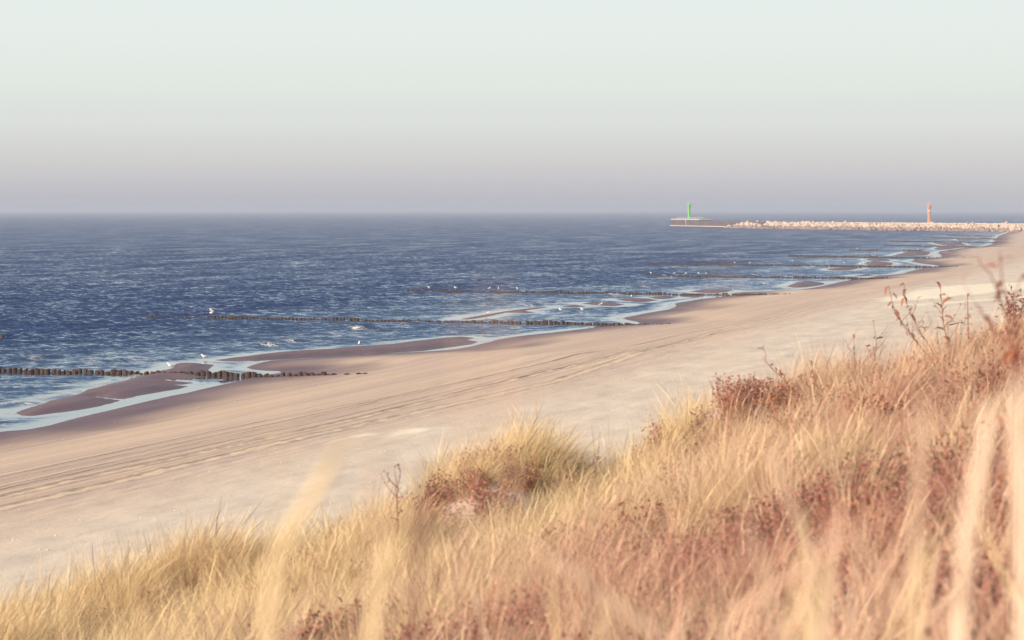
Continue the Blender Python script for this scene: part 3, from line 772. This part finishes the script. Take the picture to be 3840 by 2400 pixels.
def rock_at(s, row):
    q, t_, n_ = bpath(s); hcut = float(sstep(0, 25, np.array(s))) * .75 + .25
    f = (row + random.uniform(.1, .9)) / 6
    off = 1.0 - 7.4 * f + random.uniform(-.4, .4) + 6.0 * (1 - float(sstep(10, 70, np.array(s)))); z = (CREST - .45) * hcut * f ** .85 - .1 + random.uniform(-.25, .3)
    return w3(q + n_ * off - A_bend, z), f
for s, row in slots[:300]:
    p3, f = rock_at(s, row); wetr = f < .33 + random.uniform(-.12, .12)
    o = bpy.data.objects.new('rock', rock_meshes[2 * random.randrange(8) + (1 if wetr else 0)]); C.objects.link(o); o.parent = bw
    o.location = p3; o.rotation_euler = [random.uniform(0, 6.28) for _ in range(3)]; o.scale = (random.uniform(1.0, 1.9),) * 3
for nm, want in (('rubble', 0), ('wet_rubble', 1)):
    mb = MB()
    for s, row in slots[300:]:
        p3, f = rock_at(s, row); wetr = int(f < .33 + random.uniform(-.12, .12))
        if wetr != want: continue
        Rm = np.array(Matrix.Rotation(random.uniform(0, 6.28), 3, 'Z') @ Matrix.Rotation(random.uniform(0, 6.28), 3, 'X'))
        mb.addv((rock_v[random.randrange(8)] * random.uniform(.7, 1.25)) @ Rm.T + np.array(p3), icof)
    o = add(nm, mb.mesh(nm, M_rockw if want else M_rock), bw); o['kind'] = 'stuff'
# crest road slab of pale concrete
road = []
for s in np.linspace(120, cum[-1], 30):
    q, t_, n_ = bpath(s)
    for off, z in ((-6.6, CREST - .3), (-6.6, CREST + .12), (-11, CREST + .12), (-11, CREST - .3)): road.append(tuple(w3(q + n_ * off - A_bend, z)))
add('crest_slab', mesh_np('crest_slab', road, grid_faces(30, 4), M_concl), bw)
def crest_pt(px, off=-8.5):
    best = None
    for s in np.linspace(0, cum[-1], 500):
        q, t_, n_ = bpath(s); q = q + n_ * off
        X = q[1] * math.sin(TH) - q[0] * math.cos(TH); D = q[1] * math.cos(TH) + q[0] * math.sin(TH); e = abs(1920 + X / D * FPX - px)
        if best is None or e < best[0]: best = (e, q)
    return best[1]
q = crest_pt(3483); tower(w3(q, CREST + .12), M_red, M_white, M_red, 'red light tower with a white band standing behind the boulder breakwater', 10.0, 'red')
for px, lab in ((3710, 'dark bollard on the breakwater crest, nearer the red tower'), (3822, 'dark bollard on the breakwater crest at the right edge')):
    q = crest_pt(px)
    add('bollard', MB().lathe([(.38, 0), (.34, .5), (.30, .75), (.48, .8), (.48, 1.0), (.2, 1.08)], 12).mesh('bollard', M_stick), label=lab, cat='bollard', group='bollards on the breakwater').location = w3(q, CREST + .12)

# ------------------------------------------------------------------ the dune
HUM = []   # (u, v, radius, height, bare)
def dune_base(u, v):
    D = v * math.cos(TH) + u * math.sin(TH)
    z = CAMZ - .98 - np.where(u > 0, .30 * u, .10 * u) - .022 * np.maximum(u - 9, 0) ** 1.5 * .6
    z = z + .55 * (fbm(u * .28 + 4, v * .22, 101, 3) - .45) * sstep(5, 12, D) * 1.5 + .28 * (vnoise(u * .75, v * .6, 104) - .5) * sstep(4, 10, D)
    z = z + sstep(22, 31, D) * np.interp(u, [2.5, 3.9, 4.77, 5.45, 6.1, 6.58, 7.4, 7.9, 8.3, 8.8, 9.3, 9.7, 10.6, 11.2, 12.3, 14.2, 17], [0, -.1, -.33, -.48, -.62, -.5, -.6, -.85, -.88, -.45, -.12, -.1, -.08, -.6, -.4, -.05, -.08])
    z = z - .78 * sstep(3, 10, D) * sstep(33, 21, D)
    e = np.maximum(0, D - 33.5)
    return z - .05 * e ** 1.5 - .22 * e
def dune_z(u, v):
    u = np.asarray(u, float); v = np.asarray(v, float)
    z = dune_base(u, v)
    for hu, hv, hr, hh_, _ in HUM: z = z + hh_ * np.exp(-((u - hu) ** 2 + (v - hv) ** 2) / hr ** 2)
    return z
def dune_px(px, py, d0=4.5, d1=48):
    for D in np.arange(d0, d1, .1):
        p = atD(px, py, D)
        if dune_z(-p[0], p[1]) >= p[2]: return -p[0], p[1], float(dune_z(-p[0], p[1]))
    p = atD(px, py, 33); return -p[0], p[1], float(dune_z(-p[0], p[1]))
for px, py, r, hh_ in ((1960, 1950, .9, .05), (2260, 1900, .75, .0), (2120, 1770, .7, .0), (3180, 1560, 1.0, .15), (3420, 1530, .8, .1), (2650, 2030, .8, .2), (1780, 1690, 1.0, .4), (2750, 1560, 1.5, .3), (2700, 1700, 1.1, .25)):
    u, v, z = dune_px(px, py, 12); HUM.append((u, v, r, hh_, (px, py) in ((2260, 1900), (3180, 1560))))
for px, D, r, hh_ in ((1840, 31, 1.3, .38), (2200, 31, .8, -.20), (2330, 30, .6, -.12), (2720, 31.5, 1.7, .42), (1230, 32, 1.3, -.35), (3150, 31, 1.0, -.15), (3500, 30, 1.4, .15),
                      (700, 32, 1.5, .2), (2500, 24, 1.0, .35), (2950, 22, 1.2, .4), (3400, 19, 1.1, .3), (1700, 25, 1.2, .25), (2150, 20, .9, -.3), (2750, 17, .8, -.3), (1300, 27, 1.1, .25), (1900, 17, 1.0, .2), (3200, 14, .7, -.25)):
    p = atD(px, 0, D); HUM.append((-p[0], p[1], r, hh_, False))
du = np.arange(-14, 34, .22); dv = np.arange(-6, 60, .22)
DV, DU = np.meshgrid(dv, du, indexing='ij'); DZ = dune_z(DU, DV)
DZ += .05 * (fbm(DU * 2.2, DV * 2.2, 120, 3) - .47)
me = mesh_np('dune', np.stack([-DU.ravel(), DV.ravel(), DZ.ravel()], 1), grid_faces(len(dv), len(du), flip=True), M_dune, True)
add('dune', me, label='sandy dune slope under the dry grass', kind='structure')

# ---- prototypes of grass tufts and undergrowth clumps (instanced by the scatter below)
def ribbons(blades, mat, name):
    """blades: list of (points Nx3, widths N, side vector, shade)"""
    V_, F_, S_ = [], [], []
    for pts, w, side, sh in blades:
        o = len(V_); n = len(pts)
        for p, ww in zip(pts, w): V_.append(p - side * ww / 2); V_.append(p + side * ww / 2); S_ += [sh, sh]
        for i in range(n - 1): F_.append((o + 2 * i, o + 2 * i + 1, o + 2 * i + 3, o + 2 * i + 2))
    me = mesh_np(name, V_, F_, mat, True); attr(me, 'shade', S_); return me
def tuft(n, hmin, hmax, rad, lean, wid, mat, name, spread=.35, stalks=0.06):
    bl = []
    for _ in range(n):
        a = random.uniform(0, 6.28); r = rad * math.sqrt(random.random()); base = np.array([r * math.cos(a), r * math.sin(a), -.06])
        hgt = random.uniform(hmin, hmax); out = random.uniform(.05, spread) * hgt; a2 = a + random.uniform(-.7, .7)
        st_ = random.random() < stalks
        if st_: hgt *= 1.25; out *= .4
        le = lean * hgt * random.uniform(.6, 1.4) * (-.5 if random.random() < .15 else 1)
        if random.random() < .2: out *= 1.7; a2 = random.uniform(0, 6.28)
        pts = []
        for k in range(5):
            f = k / 4; c = f ** 1.8
            pts.append(base + np.array([c * (out * math.cos(a2) + le) + .0, c * out * math.sin(a2), hgt * (f - .25 * c * (out + le) / hgt)]))
        w = np.array([1, 1, .9, .65, .15]) * wid * random.uniform(.7, 1.3)
        if st_: w = np.array([.7, .6, .6, 2.4, .5]) * wid
        ya = random.uniform(0, 3.14); side = np.array([math.cos(ya), math.sin(ya), 0])
        bl.append((np.array(pts), w, side, random.random() ** 1.5))
    return ribbons(bl, mat, name)
def clump(n, hmin, hmax, rad, mat, name):
    """twiggy low shrub clump: fine stems with small leaves"""
    bl = []
    for _ in range(n):
        a = random.uniform(0, 6.28); r = rad * math.sqrt(random.random()); b0 = np.array([r * math.cos(a), r * math.sin(a), -.05])
        hgt = random.uniform(hmin, hmax); dr_ = np.array([random.gauss(.12, .3), random.gauss(0, .3), 1.0]); dr_ /= np.linalg.norm(dr_)
        ya = random.uniform(0, 3.14); side = np.array([math.cos(ya), math.sin(ya), 0]); sh = random.random()
        bl.append((np.array([b0, b0 + dr_ * hgt * .5, b0 + dr_ * hgt]), np.array([.005, .004, .002]), side, sh))
        for _k in range(random.randint(4, 8)):
            f = random.uniform(.3, 1.0); p = b0 + dr_ * hgt * f
            lv = np.array([random.gauss(0, 1), random.gauss(0, 1), random.gauss(.4, .6)]); lv /= np.linalg.norm(lv)
            s2 = np.cross(lv, [random.gauss(0, 1), random.gauss(0, 1), random.gauss(0, 1)]); s2 /= np.linalg.norm(s2) + 1e-6
            l = random.uniform(.025, .05)
            bl.append((np.array([p, p + lv * l * .5, p + lv * l]), np.array([.004, .024, .003]), s2, random.random()))
    return ribbons(bl, mat, name)
def proto_collection(name, meshes):
    col = bpy.data.collections.new(name)
    for i, m in enumerate(meshes):
        o = bpy.data.objects.new('%s_%02d' % (name, i), m); col.objects.link(o)
    return col
col_t = proto_collection('grass_tuft', [tuft(260, .42, .95, .19, .40, .0038, M_straw, 'grass_tuft', .6, .04) for _ in range(4)] + [tuft(200, .28, .60, .26, .28, .0040, M_straw, 'grass_tuft', .9, .01) for _ in range(3)])
col_c = proto_collection('undergrowth_clump', [clump(85, .16, .48, .27, M_heath, 'undergrowth_clump') for _ in range(5)])

def scatter(name, pts, rots, scl, idx, tint, col, label):
    me = bpy.data.meshes.new(name); me.vertices.add(len(pts)); me.vertices.foreach_set('co', np.asarray(pts, np.float32).ravel())
    a = me.attributes.new('rot', 'FLOAT_VECTOR', 'POINT'); a.data.foreach_set('vector', np.asarray(rots, np.float32).ravel())
    attr(me, 'scl', scl); attr(me, 'tint', tint)
    a = me.attributes.new('idx', 'INT', 'POINT'); a.data.foreach_set('value', np.asarray(idx, np.int32))
    o = add(name, me, label=label, kind='stuff')
    ng = bpy.data.node_groups.new(name + '_scatter', 'GeometryNodeTree')
    ng.interface.new_socket('Geometry', in_out='INPUT', socket_type='NodeSocketGeometry'); ng.interface.new_socket('Geometry', in_out='OUTPUT', socket_type='NodeSocketGeometry')
    gi = ng.nodes.new('NodeGroupInput'); go = ng.nodes.new('NodeGroupOutput'); ip = ng.nodes.new('GeometryNodeInstanceOnPoints'); ci = ng.nodes.new('GeometryNodeCollectionInfo')
    ci.inputs['Collection'].default_value = col; ci.inputs['Separate Children'].default_value = True; ci.inputs['Reset Children'].default_value = True
    def na(nm, typ):
        n = ng.nodes.new('GeometryNodeInputNamedAttribute'); n.data_type = typ; n.inputs['Name'].default_value = nm; return n.outputs['Attribute']
    lk = ng.links.new
    lk(gi.outputs[0], ip.inputs['Points']); lk(ci.outputs[0], ip.inputs['Instance']); ip.inputs['Pick Instance'].default_value = True
    lk(na('idx', 'INT'), ip.inputs['Instance Index']); lk(na('rot', 'FLOAT_VECTOR'), ip.inputs['Rotation']); lk(na('scl', 'FLOAT'), ip.inputs['Scale'])
    lk(ip.outputs[0], go.inputs[0])
    md = o.modifiers.new('scatter', 'NODES'); md.node_group = ng
    return o

def cand(n, d0, d1, pw=1.0):
    D = d0 + (d1 - d0) * rng.random(n) ** pw; s = rng.uniform(-.27, .27, n); X = D * s
    return -X * math.cos(TH) + D * math.sin(TH), X * math.sin(TH) + D * math.cos(TH), D
def bare(u, v):
    m = np.ones(u.shape)
    for hu, hv, hr, hh_, bflag in HUM:
        if bflag: m *= .30 + .70 * sstep(.3, .85, np.sqrt((u - hu) ** 2 + (v - hv) ** 2) / hr)
    return m
u, v, D = cand(9500, 7.0, 41, .62)
dens = (.20 + 1.0 * sstep(.40, .56, fbm(u * .75, v * .7, 131, 3))) * bare(u, v)
redz = sstep(10.5, 3.5, u + (fbm(u * .5, v * .4, 140) - .47) * 7)  # red plants near the crest, with a reddish light leak painted in
dens *= 1 - .38 * redz
k = rng.random(len(u)) < dens
u, v, D, redz = u[k], v[k], D[k], redz[k]
yaw = TH + rng.normal(0, .8, len(u))
tint = np.clip(.08 + .52 * redz + (.25 + .5 * redz) * (fbm(u * .8, v * .8, 150) - .47) * 2 + rng.normal(0, .14, len(u)), 0, 1)
scatter('dune_grass', np.stack([-u, v, dune_z(u, v)], 1), np.stack([rng.normal(0, .13, len(u)), rng.normal(0, .13, len(u)), yaw], 1),
        rng.uniform(.65, 1.12, len(u)) * (1 + .18 * sstep(10, 13, u)), rng.integers(0, 7, len(u)), tint, col_t, 'dry straw-yellow dune grass leaning in the wind')
u, v, D = cand(11500, 7, 38, .65)
redz = sstep(11.5, 4.5, u + (fbm(u * .5, v * .4, 140) - .47) * 7)  # red undergrowth zone, its colour partly standing in for the light leak
k = rng.random(len(u)) < (.10 + .9 * redz * sstep(.38, .55, fbm(u * .7 + 9, v * .65, 171, 3))) * bare(u, v)
u, v = u[k], v[k]
scatter('dune_undergrowth', np.stack([-u, v, dune_z(u, v)], 1), np.stack([rng.normal(0, .1, len(u)), rng.normal(0, .1, len(u)), rng.uniform(0, 6.28, len(u))], 1),
        rng.uniform(.6, 1.15, len(u)), rng.integers(0, 5, len(u)), np.clip(fbm(u * .6, v * .6, 160) * 1.5 - .25 + rng.normal(0, .15, len(u)), 0, 1), col_c, 'low red-brown twiggy undergrowth between the grass')

# ---- rose shrubs with autumn leaves
def shrub(px, py, hgt, wid, nstem, nleaf, mats, label, base=None):
    if base is None: u, v, z = dune_px(px, py)
    else: u, v, z = base
    r = empty('shrub', (-u, v, z - .03), random.uniform(0, 6), label=label, cat='shrub', group='red-brown shrubs on the dune')
    tips = []
    for _ in range(nstem):
        a = random.uniform(0, 6.28); lean_ = random.uniform(.05, 1) * wid
        p = [np.zeros(3)]; 
        for kx in range(1, 5):
            f = kx / 4; p.append(np.array([math.cos(a) * lean_ * f ** 1.3 + random.gauss(0, .02), math.sin(a) * lean_ * f ** 1.3 + random.gauss(0, .02), hgt * f * random.uniform(.85, 1.05)]))
        o = add('stem', MB().tube(p, [.008, .007, .006, .004, .002], 5).mesh('stem', M_stem), r); tips.append(p)
    nm = len(mats)
    for mi, mt in enumerate(mats):
        bl = []
        for _ in range(nleaf // nm):
            p = random.choice(tips); f = random.uniform(1.0, 3.99); i = int(f); q = p[i] + (p[i + 1 if i < 4 else 4] - p[i]) * (f - i) + np.array([random.gauss(0, .07), random.gauss(0, .07), random.gauss(0, .05)])
            lv = np.array([random.gauss(0, 1), random.gauss(0, 1), random.gauss(0, .7)]); lv /= np.linalg.norm(lv)
            s2 = np.cross(lv, [random.gauss(0, 1), random.gauss(0, 1), random.gauss(0, 1)]); s2 /= np.linalg.norm(s2) + 1e-6; l = random.uniform(.03, .06)
            bl.append((np.array([q, q + lv * l * .5, q + lv * l]), np.array([.005, .03, .004]), s2, random.random()))
        o = add('foliage', ribbons(bl, mt, 'foliage'), r); o['kind'] = 'stuff'
SH = [(2760, 1650, .55, .5, (M_leafb, M_leafd), 'dark brown shrub on the dune crest below the grassy hummock'),
      (2960, 1640, .6, .55, (M_leafr, M_leafd, M_leafo), 'wine-red shrub with orange leaves between the two bare stalks'),
      (3040, 1720, .5, .5, (M_leafo, M_leafd), 'bright orange-leaved low shrub in the middle of the dune'),
      (3310, 1700, .6, .5, (M_leafr, M_leafo), 'deep red shrub right of the bare sand patch'),
      (3390, 1690, .55, .45, (M_leafr, M_leafd), 'dark wine-red shrub beside the pale blurred stem'),
      (3230, 1590, .45, .5, (M_leafd, M_leafb), 'brown twiggy shrub around the tall bare stalk'),
      (3520, 1430, .35, .45, (M_leafd, M_leafb), 'brown shrub at the foot of the branching weeds'),
      (3640, 1480, .4, .5, (M_leafd, M_leafo), 'rusty shrub below the upper right weeds'),
      (3810, 1320, .95, .55, (M_leafr, M_leafd), 'large reddish bush at the right edge of the dune'),
      (3760, 1600, .6, .55, (M_leafr, M_leafd), 'red shrub behind the broad pale blades at the right edge'),
      (3790, 1850, .5, .45, (M_leafr, M_leafd), 'crimson shrub low at the right edge'),
      (3250, 2050, .4, .4, (M_leafr, M_leafo), 'reddish shrub in the lower right grass'),
      (2480, 2060, .4, .45, (M_leafr, M_leafd), 'small red shrub in the grass below the bare sand mound'),
      (1930, 2120, .42, .4, (M_leafr, M_leafo, M_leafd), 'dark red tuft with an orange leaf below the sand mound'),
      (1020, 2260, .4, .4, (M_leafr, M_leafb), 'dark brown shrub in the yellow grass at the lower left'),
      (2920, 2330, .3, .35, (M_leafr, M_leafd), 'crimson low shrub near the bottom edge, right of the middle'),
      (3640, 2300, .3, .35, (M_leafr, M_leafb), 'crimson low shrub in the bottom right corner')]
for px, py, hg, wd, mats, lab in SH: shrub(px, py, hg, wd, 14, 460, mats, lab)

# ---- tall dry weed stalks
leaf_me = []
for k in range(3):
    cv = [np.array([0, 0, 0]), np.array([.025, .0, .012]), np.array([.055, .004, .004]), np.array([.075, .0, -.016])]
    leaf_me.append([ribbons([(np.array(cv), np.array([.003, .016, .014, .002]) * (1 + .2 * k), np.array([0, 1, .25]), .3)], m_, 'leaf') for m_ in (M_leafd, M_leafb, M_leafo)])
def weed(pts, D, label, nleaf=10, rad=.006, twigs=0, lsc=1.0, base_D=None, mats=(0, 1), group='tall dry weeds on the dune crest'):
    if D > 20: rad *= 1.2
    w = [atD(px, py, D) for px, py in pts]
    top = w[0]; foot = w[-1]
    fu, fv = -foot[0], foot[1]; gz = float(dune_z(fu, fv))
    if foot[2] > gz: w.append(np.array([foot[0], foot[1], gz - .05]))
    root = np.array([w[-1][0], w[-1][1], w[-1][2]])
    r = empty('dry_weed', tuple(root), 0, label=label, cat='weed', group=group)
    loc = [p - root for p in w][::-1]
    n = len(loc)
    add('stem', MB().tube(loc, [rad * (1 - .65 * i / (n - 1)) for i in range(n)], 6).mesh('stem', M_stem), r)
    seg_ = [np.linalg.norm(loc[i + 1] - loc[i]) for i in range(n - 1)]; tot = sum(seg_); cumu = np.concatenate([[0], np.cumsum(seg_)])
    def on(f):
        s = f * tot; i = min(int(np.searchsorted(cumu, s)) - 1, n - 2); i = max(i, 0); return loc[i] + (loc[i + 1] - loc[i]) * ((s - cumu[i]) / seg_[i])
    for k in range(nleaf):
        f = 1 - (k / max(nleaf, 1)) * .55 - random.uniform(0, .03)
        o = bpy.data.objects.new('leaf', leaf_me[random.randrange(3)][random.choice(mats)]); C.objects.link(o); o.parent = r
        o.location = on(f); s = random.uniform(.6, 1.2) * lsc * (1.4 if D > 20 else 1); o.scale = (s, s, s)
        o.rotation_euler = (random.uniform(-.6, .6), random.uniform(-1.2, .9), random.uniform(0, 6.28))
    for k in range(twigs):
        f = random.uniform(.45, .85); p0 = on(f); a = random.uniform(0, 6.28); l = random.uniform(.12, .28)
        p1 = p0 + np.array([math.cos(a) * l * .5, math.sin(a) * l * .3, l * .5]); p2 = p0 + np.array([math.cos(a) * l * .8, math.sin(a) * l * .5, l])
        tw = add('twig', MB().tube([p0, p1, p2], [rad * .5, rad * .4, rad * .2], 5).mesh('twig', M_stem), r)
        for q in (p1, p2):
            o = bpy.data.objects.new('leaf', leaf_me[random.randrange(3)][random.choice(mats)]); C.objects.link(o); o.parent = tw
            o.location = q; s = random.uniform(.5, .9) * lsc; o.scale = (s, s, s); o.rotation_euler = (random.uniform(-.6, .6), random.uniform(-1, 1), random.uniform(0, 6.28))
weed([(2858, 1297), (2874, 1327), (2872, 1355), (2903, 1388), (2945, 1426), (2968, 1457), (3000, 1580)], 31, 'leaning dry stalk, leftmost of the tall weeds against the beach', 14)
weed([(3046, 1360), (3053, 1407), (3072, 1464), (3091, 1506), (3115, 1600)], 31, 'short dark stalk between the leaning stalk and the tall bare one', 12)
weed([(3277, 1209), (3289, 1290), (3284, 1322), (3282, 1445), (3258, 1540)], 31, 'tall thin bare stalk with few twigs in the middle of the weeds', 4, .006, 5, .8)
weed([(3332, 1069), (3348, 1137), (3359, 1175), (3406, 1238), (3486, 1344), (3535, 1420)], 29, 'branching dry weed with a curled leaf at its tip, left one of the crossing pair', 9, .006, 5, 1.3, None, (0, 1, 2))
weed([(3391, 1063), (3396, 1122), (3417, 1180), (3459, 1254), (3512, 1339), (3550, 1420)], 29, 'branching dry weed with orange leaves, right one of the crossing pair', 10, .006, 6, 1.3, None, (0, 2))
weed([(3528, 1085), (3534, 1150), (3539, 1212), (3560, 1296), (3572, 1400)], 29, 'dry weed with dark drooping leaves halfway up, right of the crossing pair', 12, .006, 3, 1.4, None, (0, 1, 2))
weed([(3629, 1100), (3631, 1175), (3634, 1265), (3640, 1380)], 29, 'straight reddish stalk with a thick seed spike', 16, .008, 0, .7, None, (0,))
weed([(3703, 1249), (3706, 1310), (3708, 1420)], 29, 'short brown stalk beside the large bush', 8, .006, 1, .8)
weed([(3200, 1250), (3205, 1300), (3210, 1400)], 31, 'fine stalk with a single pale tip left of the bare one', 3, .004, 1, .8, None, (2,))
weed([(3668, 960), (3676, 990), (3712, 1022), (3745, 1100), (3778, 1200), (3800, 1330)], 9.5, 'blurred leafy weed reaching highest over the far beach', 11, .004, 4, 1.0, None, (0, 1))
weed([(3748, 940), (3751, 985), (3760, 1060), (3785, 1150), (3815, 1300)], 9.0, 'blurred weed with an orange leaf, second of the two highest', 9, .004, 3, 1.0, None, (2, 0))
weed([(3835, 1030), (3812, 1090), (3800, 1150), (3822, 1260)], 9.5, 'blurred leafy weed touching the right edge', 9, .004, 2, 1.0, None, (0, 1))
weed([(1494, 1742), (1500, 1780), (1490, 1830), (1486, 1880), (1490, 1960)], 26, 'brown seed-head plant standing alone left of the big grass tuft', 10, .006, 6, .9, None, (1, 0))

# ---- single blades right in front of the lens, out of focus
def near_blade(pts, D, width, mat, label):
    D *= .74; width *= .62
    w = [atD(px, py, D) for px, py in pts]
    foot = w[-1]; gz = float(dune_z(-foot[0], foot[1]))
    d_ = (w[-1] - w[-2]); d_ = d_ / np.linalg.norm(d_)
    q = np.array([foot[0] + d_[0] * .06, foot[1] + d_[1] * .06 + .01, gz - .03])
    if foot[2] > gz: w += [foot * .45 + q * .55 + np.array([d_[0] * .05, 0, 0]), q]
    w = w[::-1]; root = w[0]
    n = len(w); mb = MB()
    mb.tube([p - root for p in w], [width / 2 * f for f in np.interp(np.linspace(0, 1, n), [0, .6, .9, 1], [.8, 1, .8, .25])], 6, .55)
    o = add('grass_blade', mb.mesh('grass_blade', mat, True), label=label, cat='grass blade', group='blurred blades close to the lens'); o.location = tuple(root)
NB = [([(1300, 1640), (1210, 1790), (1100, 1980), (1020, 2120)], 2.7, .017, M_bladey, 'broad blurred golden blade leaning right over the beach, left of the middle'),
      ([(1385, 1640), (1390, 1780), (1405, 1950), (1420, 2150)], 2.4, .006, M_bladeg, 'faint upright blurred blade just right of the golden one'),
      ([(1590, 1740), (1588, 1850), (1580, 2000), (1560, 2150)], 3.2, .012, M_bladeb, 'dark brown upright blurred stem beside the big grass tuft'),
      ([(1505, 1930), (1450, 2100), (1400, 2300), (1380, 2500)], 2.9, .019, M_bladey, 'thick blurred golden stem at the bottom, left of the middle'),
      ([(1950, 2020), (2120, 2130), (2330, 2290), (2520, 2420)], 3.4, .014, M_bladeg, 'blurred beige blade slanting down to the right across the middle grass'),
      ([(3455, 1490), (3462, 1620), (3455, 1800), (3440, 2000)], 3.0, .014, M_bladeg, 'upright blurred beige stem, left of the two pale pink ones'),
      ([(3725, 1490), (3705, 1640), (3670, 1830), (3630, 2050)], 3.1, .024, M_bladec, 'pale pink blurred stem leaning right near the right edge'),
      ([(3815, 1385), (3822, 1550), (3835, 1750), (3850, 2000)], 3.0, .026, M_bladec, 'widest pale pink blurred stem at the right edge'),
      ([(2890, 1670), (2930, 1790), (2985, 1930), (3060, 2120)], 3.6, .015, M_bladeg, 'blurred grey-beige blade leaning left in the right-hand grass'),
      ([(3290, 1985), (3150, 2070), (2960, 2180), (2770, 2290)], 3.6, .010, M_bladep, 'blurred pink stem lying across the lower right grass'),
      ([(3510, 1980), (3470, 2140), (3440, 2300), (3430, 2450)], 2.6, .014, M_bladey, 'blurred orange-gold stem rising from the bottom right'),
      ([(3640, 2080), (3600, 2250), (3560, 2420)], 2.4, .012, M_bladep, 'blurred pale stem in the bottom right corner'),
      ([(3100, 2120), (3060, 2250), (3030, 2420)], 2.6, .016, M_bladey, 'wide blurred orange blade at the bottom right of centre'),
      ([(2790, 1900), (2850, 2100), (2930, 2350), (2960, 2460)], 2.9, .012, M_bladeg, 'long grey-beige blurred blade leaning left at the bottom'),
      ([(1740, 1110), (1742, 1300), (1735, 1700), (1720, 2200)], 1.7, .0028, M_bladep, 'very faint tall blade in front of the second groyne'),
      ([(1850, 1010), (1880, 1250), (1900, 1700), (1890, 2200)], 1.7, .0032, M_bladep, 'very faint tall blade reaching highest over the sea'),
      ([(2700, 930), (2725, 1100), (2740, 1500), (2730, 2100)], 1.6, .0018, M_bladep, 'faintest tall blade in front of the fourth groyne'),
      ([(1010, 1480), (1040, 1620), (1060, 1900), (1050, 2200)], 1.8, .0025, M_bladey, 'faint upright blade over the wheel tracks')]
for a in NB: near_blade(*a)
fg = {}
def soft_blade(x0, y0, dx, D, width, mat):
    w = [atD(x0, y0, D), atD(x0 - dx * .5, y0 + 160, D), atD(x0 - dx * 1.2, y0 + 340, D), atD(x0 - dx * 2, y0 + 560, D)]
    f_ = w[-1]; gz = float(dune_z(-f_[0], f_[1]))
    if f_[2] > gz: w.append(np.array([f_[0] - .03 * dx / 60, f_[1], gz - .03]))
    n_ = len(w); fg.setdefault(mat.name, (MB(), mat))[0].tube(w[::-1], [width / 2 * f for f in np.interp(np.linspace(0, 1, n_), [0, .6, .9, 1], [.8, 1, .8, .25])], 5, .55)
for k in range(26):
    soft_blade(random.uniform(2500, 3860), random.uniform(1850, 2280), random.gauss(45, 100), random.uniform(2.6, 6.0), random.uniform(.004, .009), random.choice((M_bladeg, M_bladep, M_bladep, M_bladey, M_bladeb)))
for k in range(12):
    soft_blade(random.uniform(900, 2500), random.uniform(2050, 2300), random.gauss(50, 70), random.uniform(3.0, 6.5), random.uniform(.004, .008), random.choice((M_bladeg, M_bladey, M_bladeb)))
fr = empty('foreground_grass', (0, 0, 0), label='loose out-of-focus straw blades rising in front of the lens', kind='stuff')
for mb_, mt_ in fg.values(): add('blade_cluster', mb_.mesh('blade_cluster', mt_, True), fr, kind='stuff')

# ------------------------------------------------------------------ small things on the beach
for (pa, pb, lab) in (((3562, 1221), (3614, 1212), 'dark driftwood stick on the pale sand under the branching weeds'), ((3290, 1271), (3312, 1268), 'short dark stick on the sand beside the tall bare stalk'), ((3252, 1301), (3266, 1300), 'tiny dark stick on the sand just above the grass')):
    ua, va, za = ground_px(*pa); ub, vb, zb_ = ground_px(*pb)
    a3 = np.array([-ua, va, za + .05]); b3 = np.array([-ub, vb, zb_ + .07]); mid = (a3 + b3) / 2 + np.array([.05, .1, .05])
    o = add('driftwood_stick', MB().tube([a3 - a3, mid - a3, b3 - a3], [.05, .06, .025], 6).mesh('driftwood_stick', M_stick), label=lab, cat='stick', group='sticks washed up on the beach'); o.location = tuple(a3)
# shell fragments: uncountable
n = 15000
sv = 40 + 320 * rng.random(n) ** 1.6; su = rng.uniform(18, 57, n)
ok = (su < track_u(tracks[-1], sv) - .6) & (fbm(su * .5, sv * .15, 201) > .44); su, sv = su[ok], sv[ok]
su = np.concatenate([su, rng.uniform(54, 62, 500)]); sv = np.concatenate([sv, 100 + 200 * rng.random(500)])
sz, sdm, _ = beach_fields(su, sv); ok = sdm > 2.0; su, sv, sz = su[ok], sv[ok], sz[ok]
oct_v = np.array([(1, 0, 0), (-1, 0, 0), (0, 1, 0), (0, -1, 0), (0, 0, .45), (0, 0, -.3)], float)
oct_f = np.array([(0, 2, 4), (2, 1, 4), (1, 3, 4), (3, 0, 4), (2, 0, 5), (1, 2, 5), (3, 1, 5), (0, 3, 5)])
s_ = .008 + .032 * rng.random(len(su)) ** 2.5
vv = oct_v[None] * (s_[:, None, None] * rng.uniform(.6, 1.5, (len(su), 1, 3))) + np.stack([-su, sv, sz + .02], 1)[:, None]
ff = oct_f[None] + 6 * np.arange(len(su))[:, None, None]
add('shell_fragments', mesh_np('shell_fragments', vv.reshape(-1, 3), ff.reshape(-1, 3), M_shell), label='scattered pale shell fragments on the dry sand', kind='stuff')

# ------------------------------------------------------------------ haze
HZ = MB().box((-10000, 16000, 8.0), (60000, 52000, 24.0)).mesh('haze', None)
mh = bpy.data.materials.new('haze_air'); mh.use_nodes = True; t = mh.node_tree; t.nodes.clear()
ho = t.nodes.new('ShaderNodeOutputMaterial'); hv_ = t.nodes.new('ShaderNodeVolumePrincipled')
hv_.inputs['Density'].default_value = 2.3e-4; hv_.inputs['Color'].default_value = (.60, .65, .735, 1); hv_.inputs['Anisotropy'].default_value = .1
t.links.new(hv_.outputs[0], ho.inputs['Volume']); HZ.materials.append(mh)
add('haze', HZ, label='thin even sea haze over the water', kind='stuff')
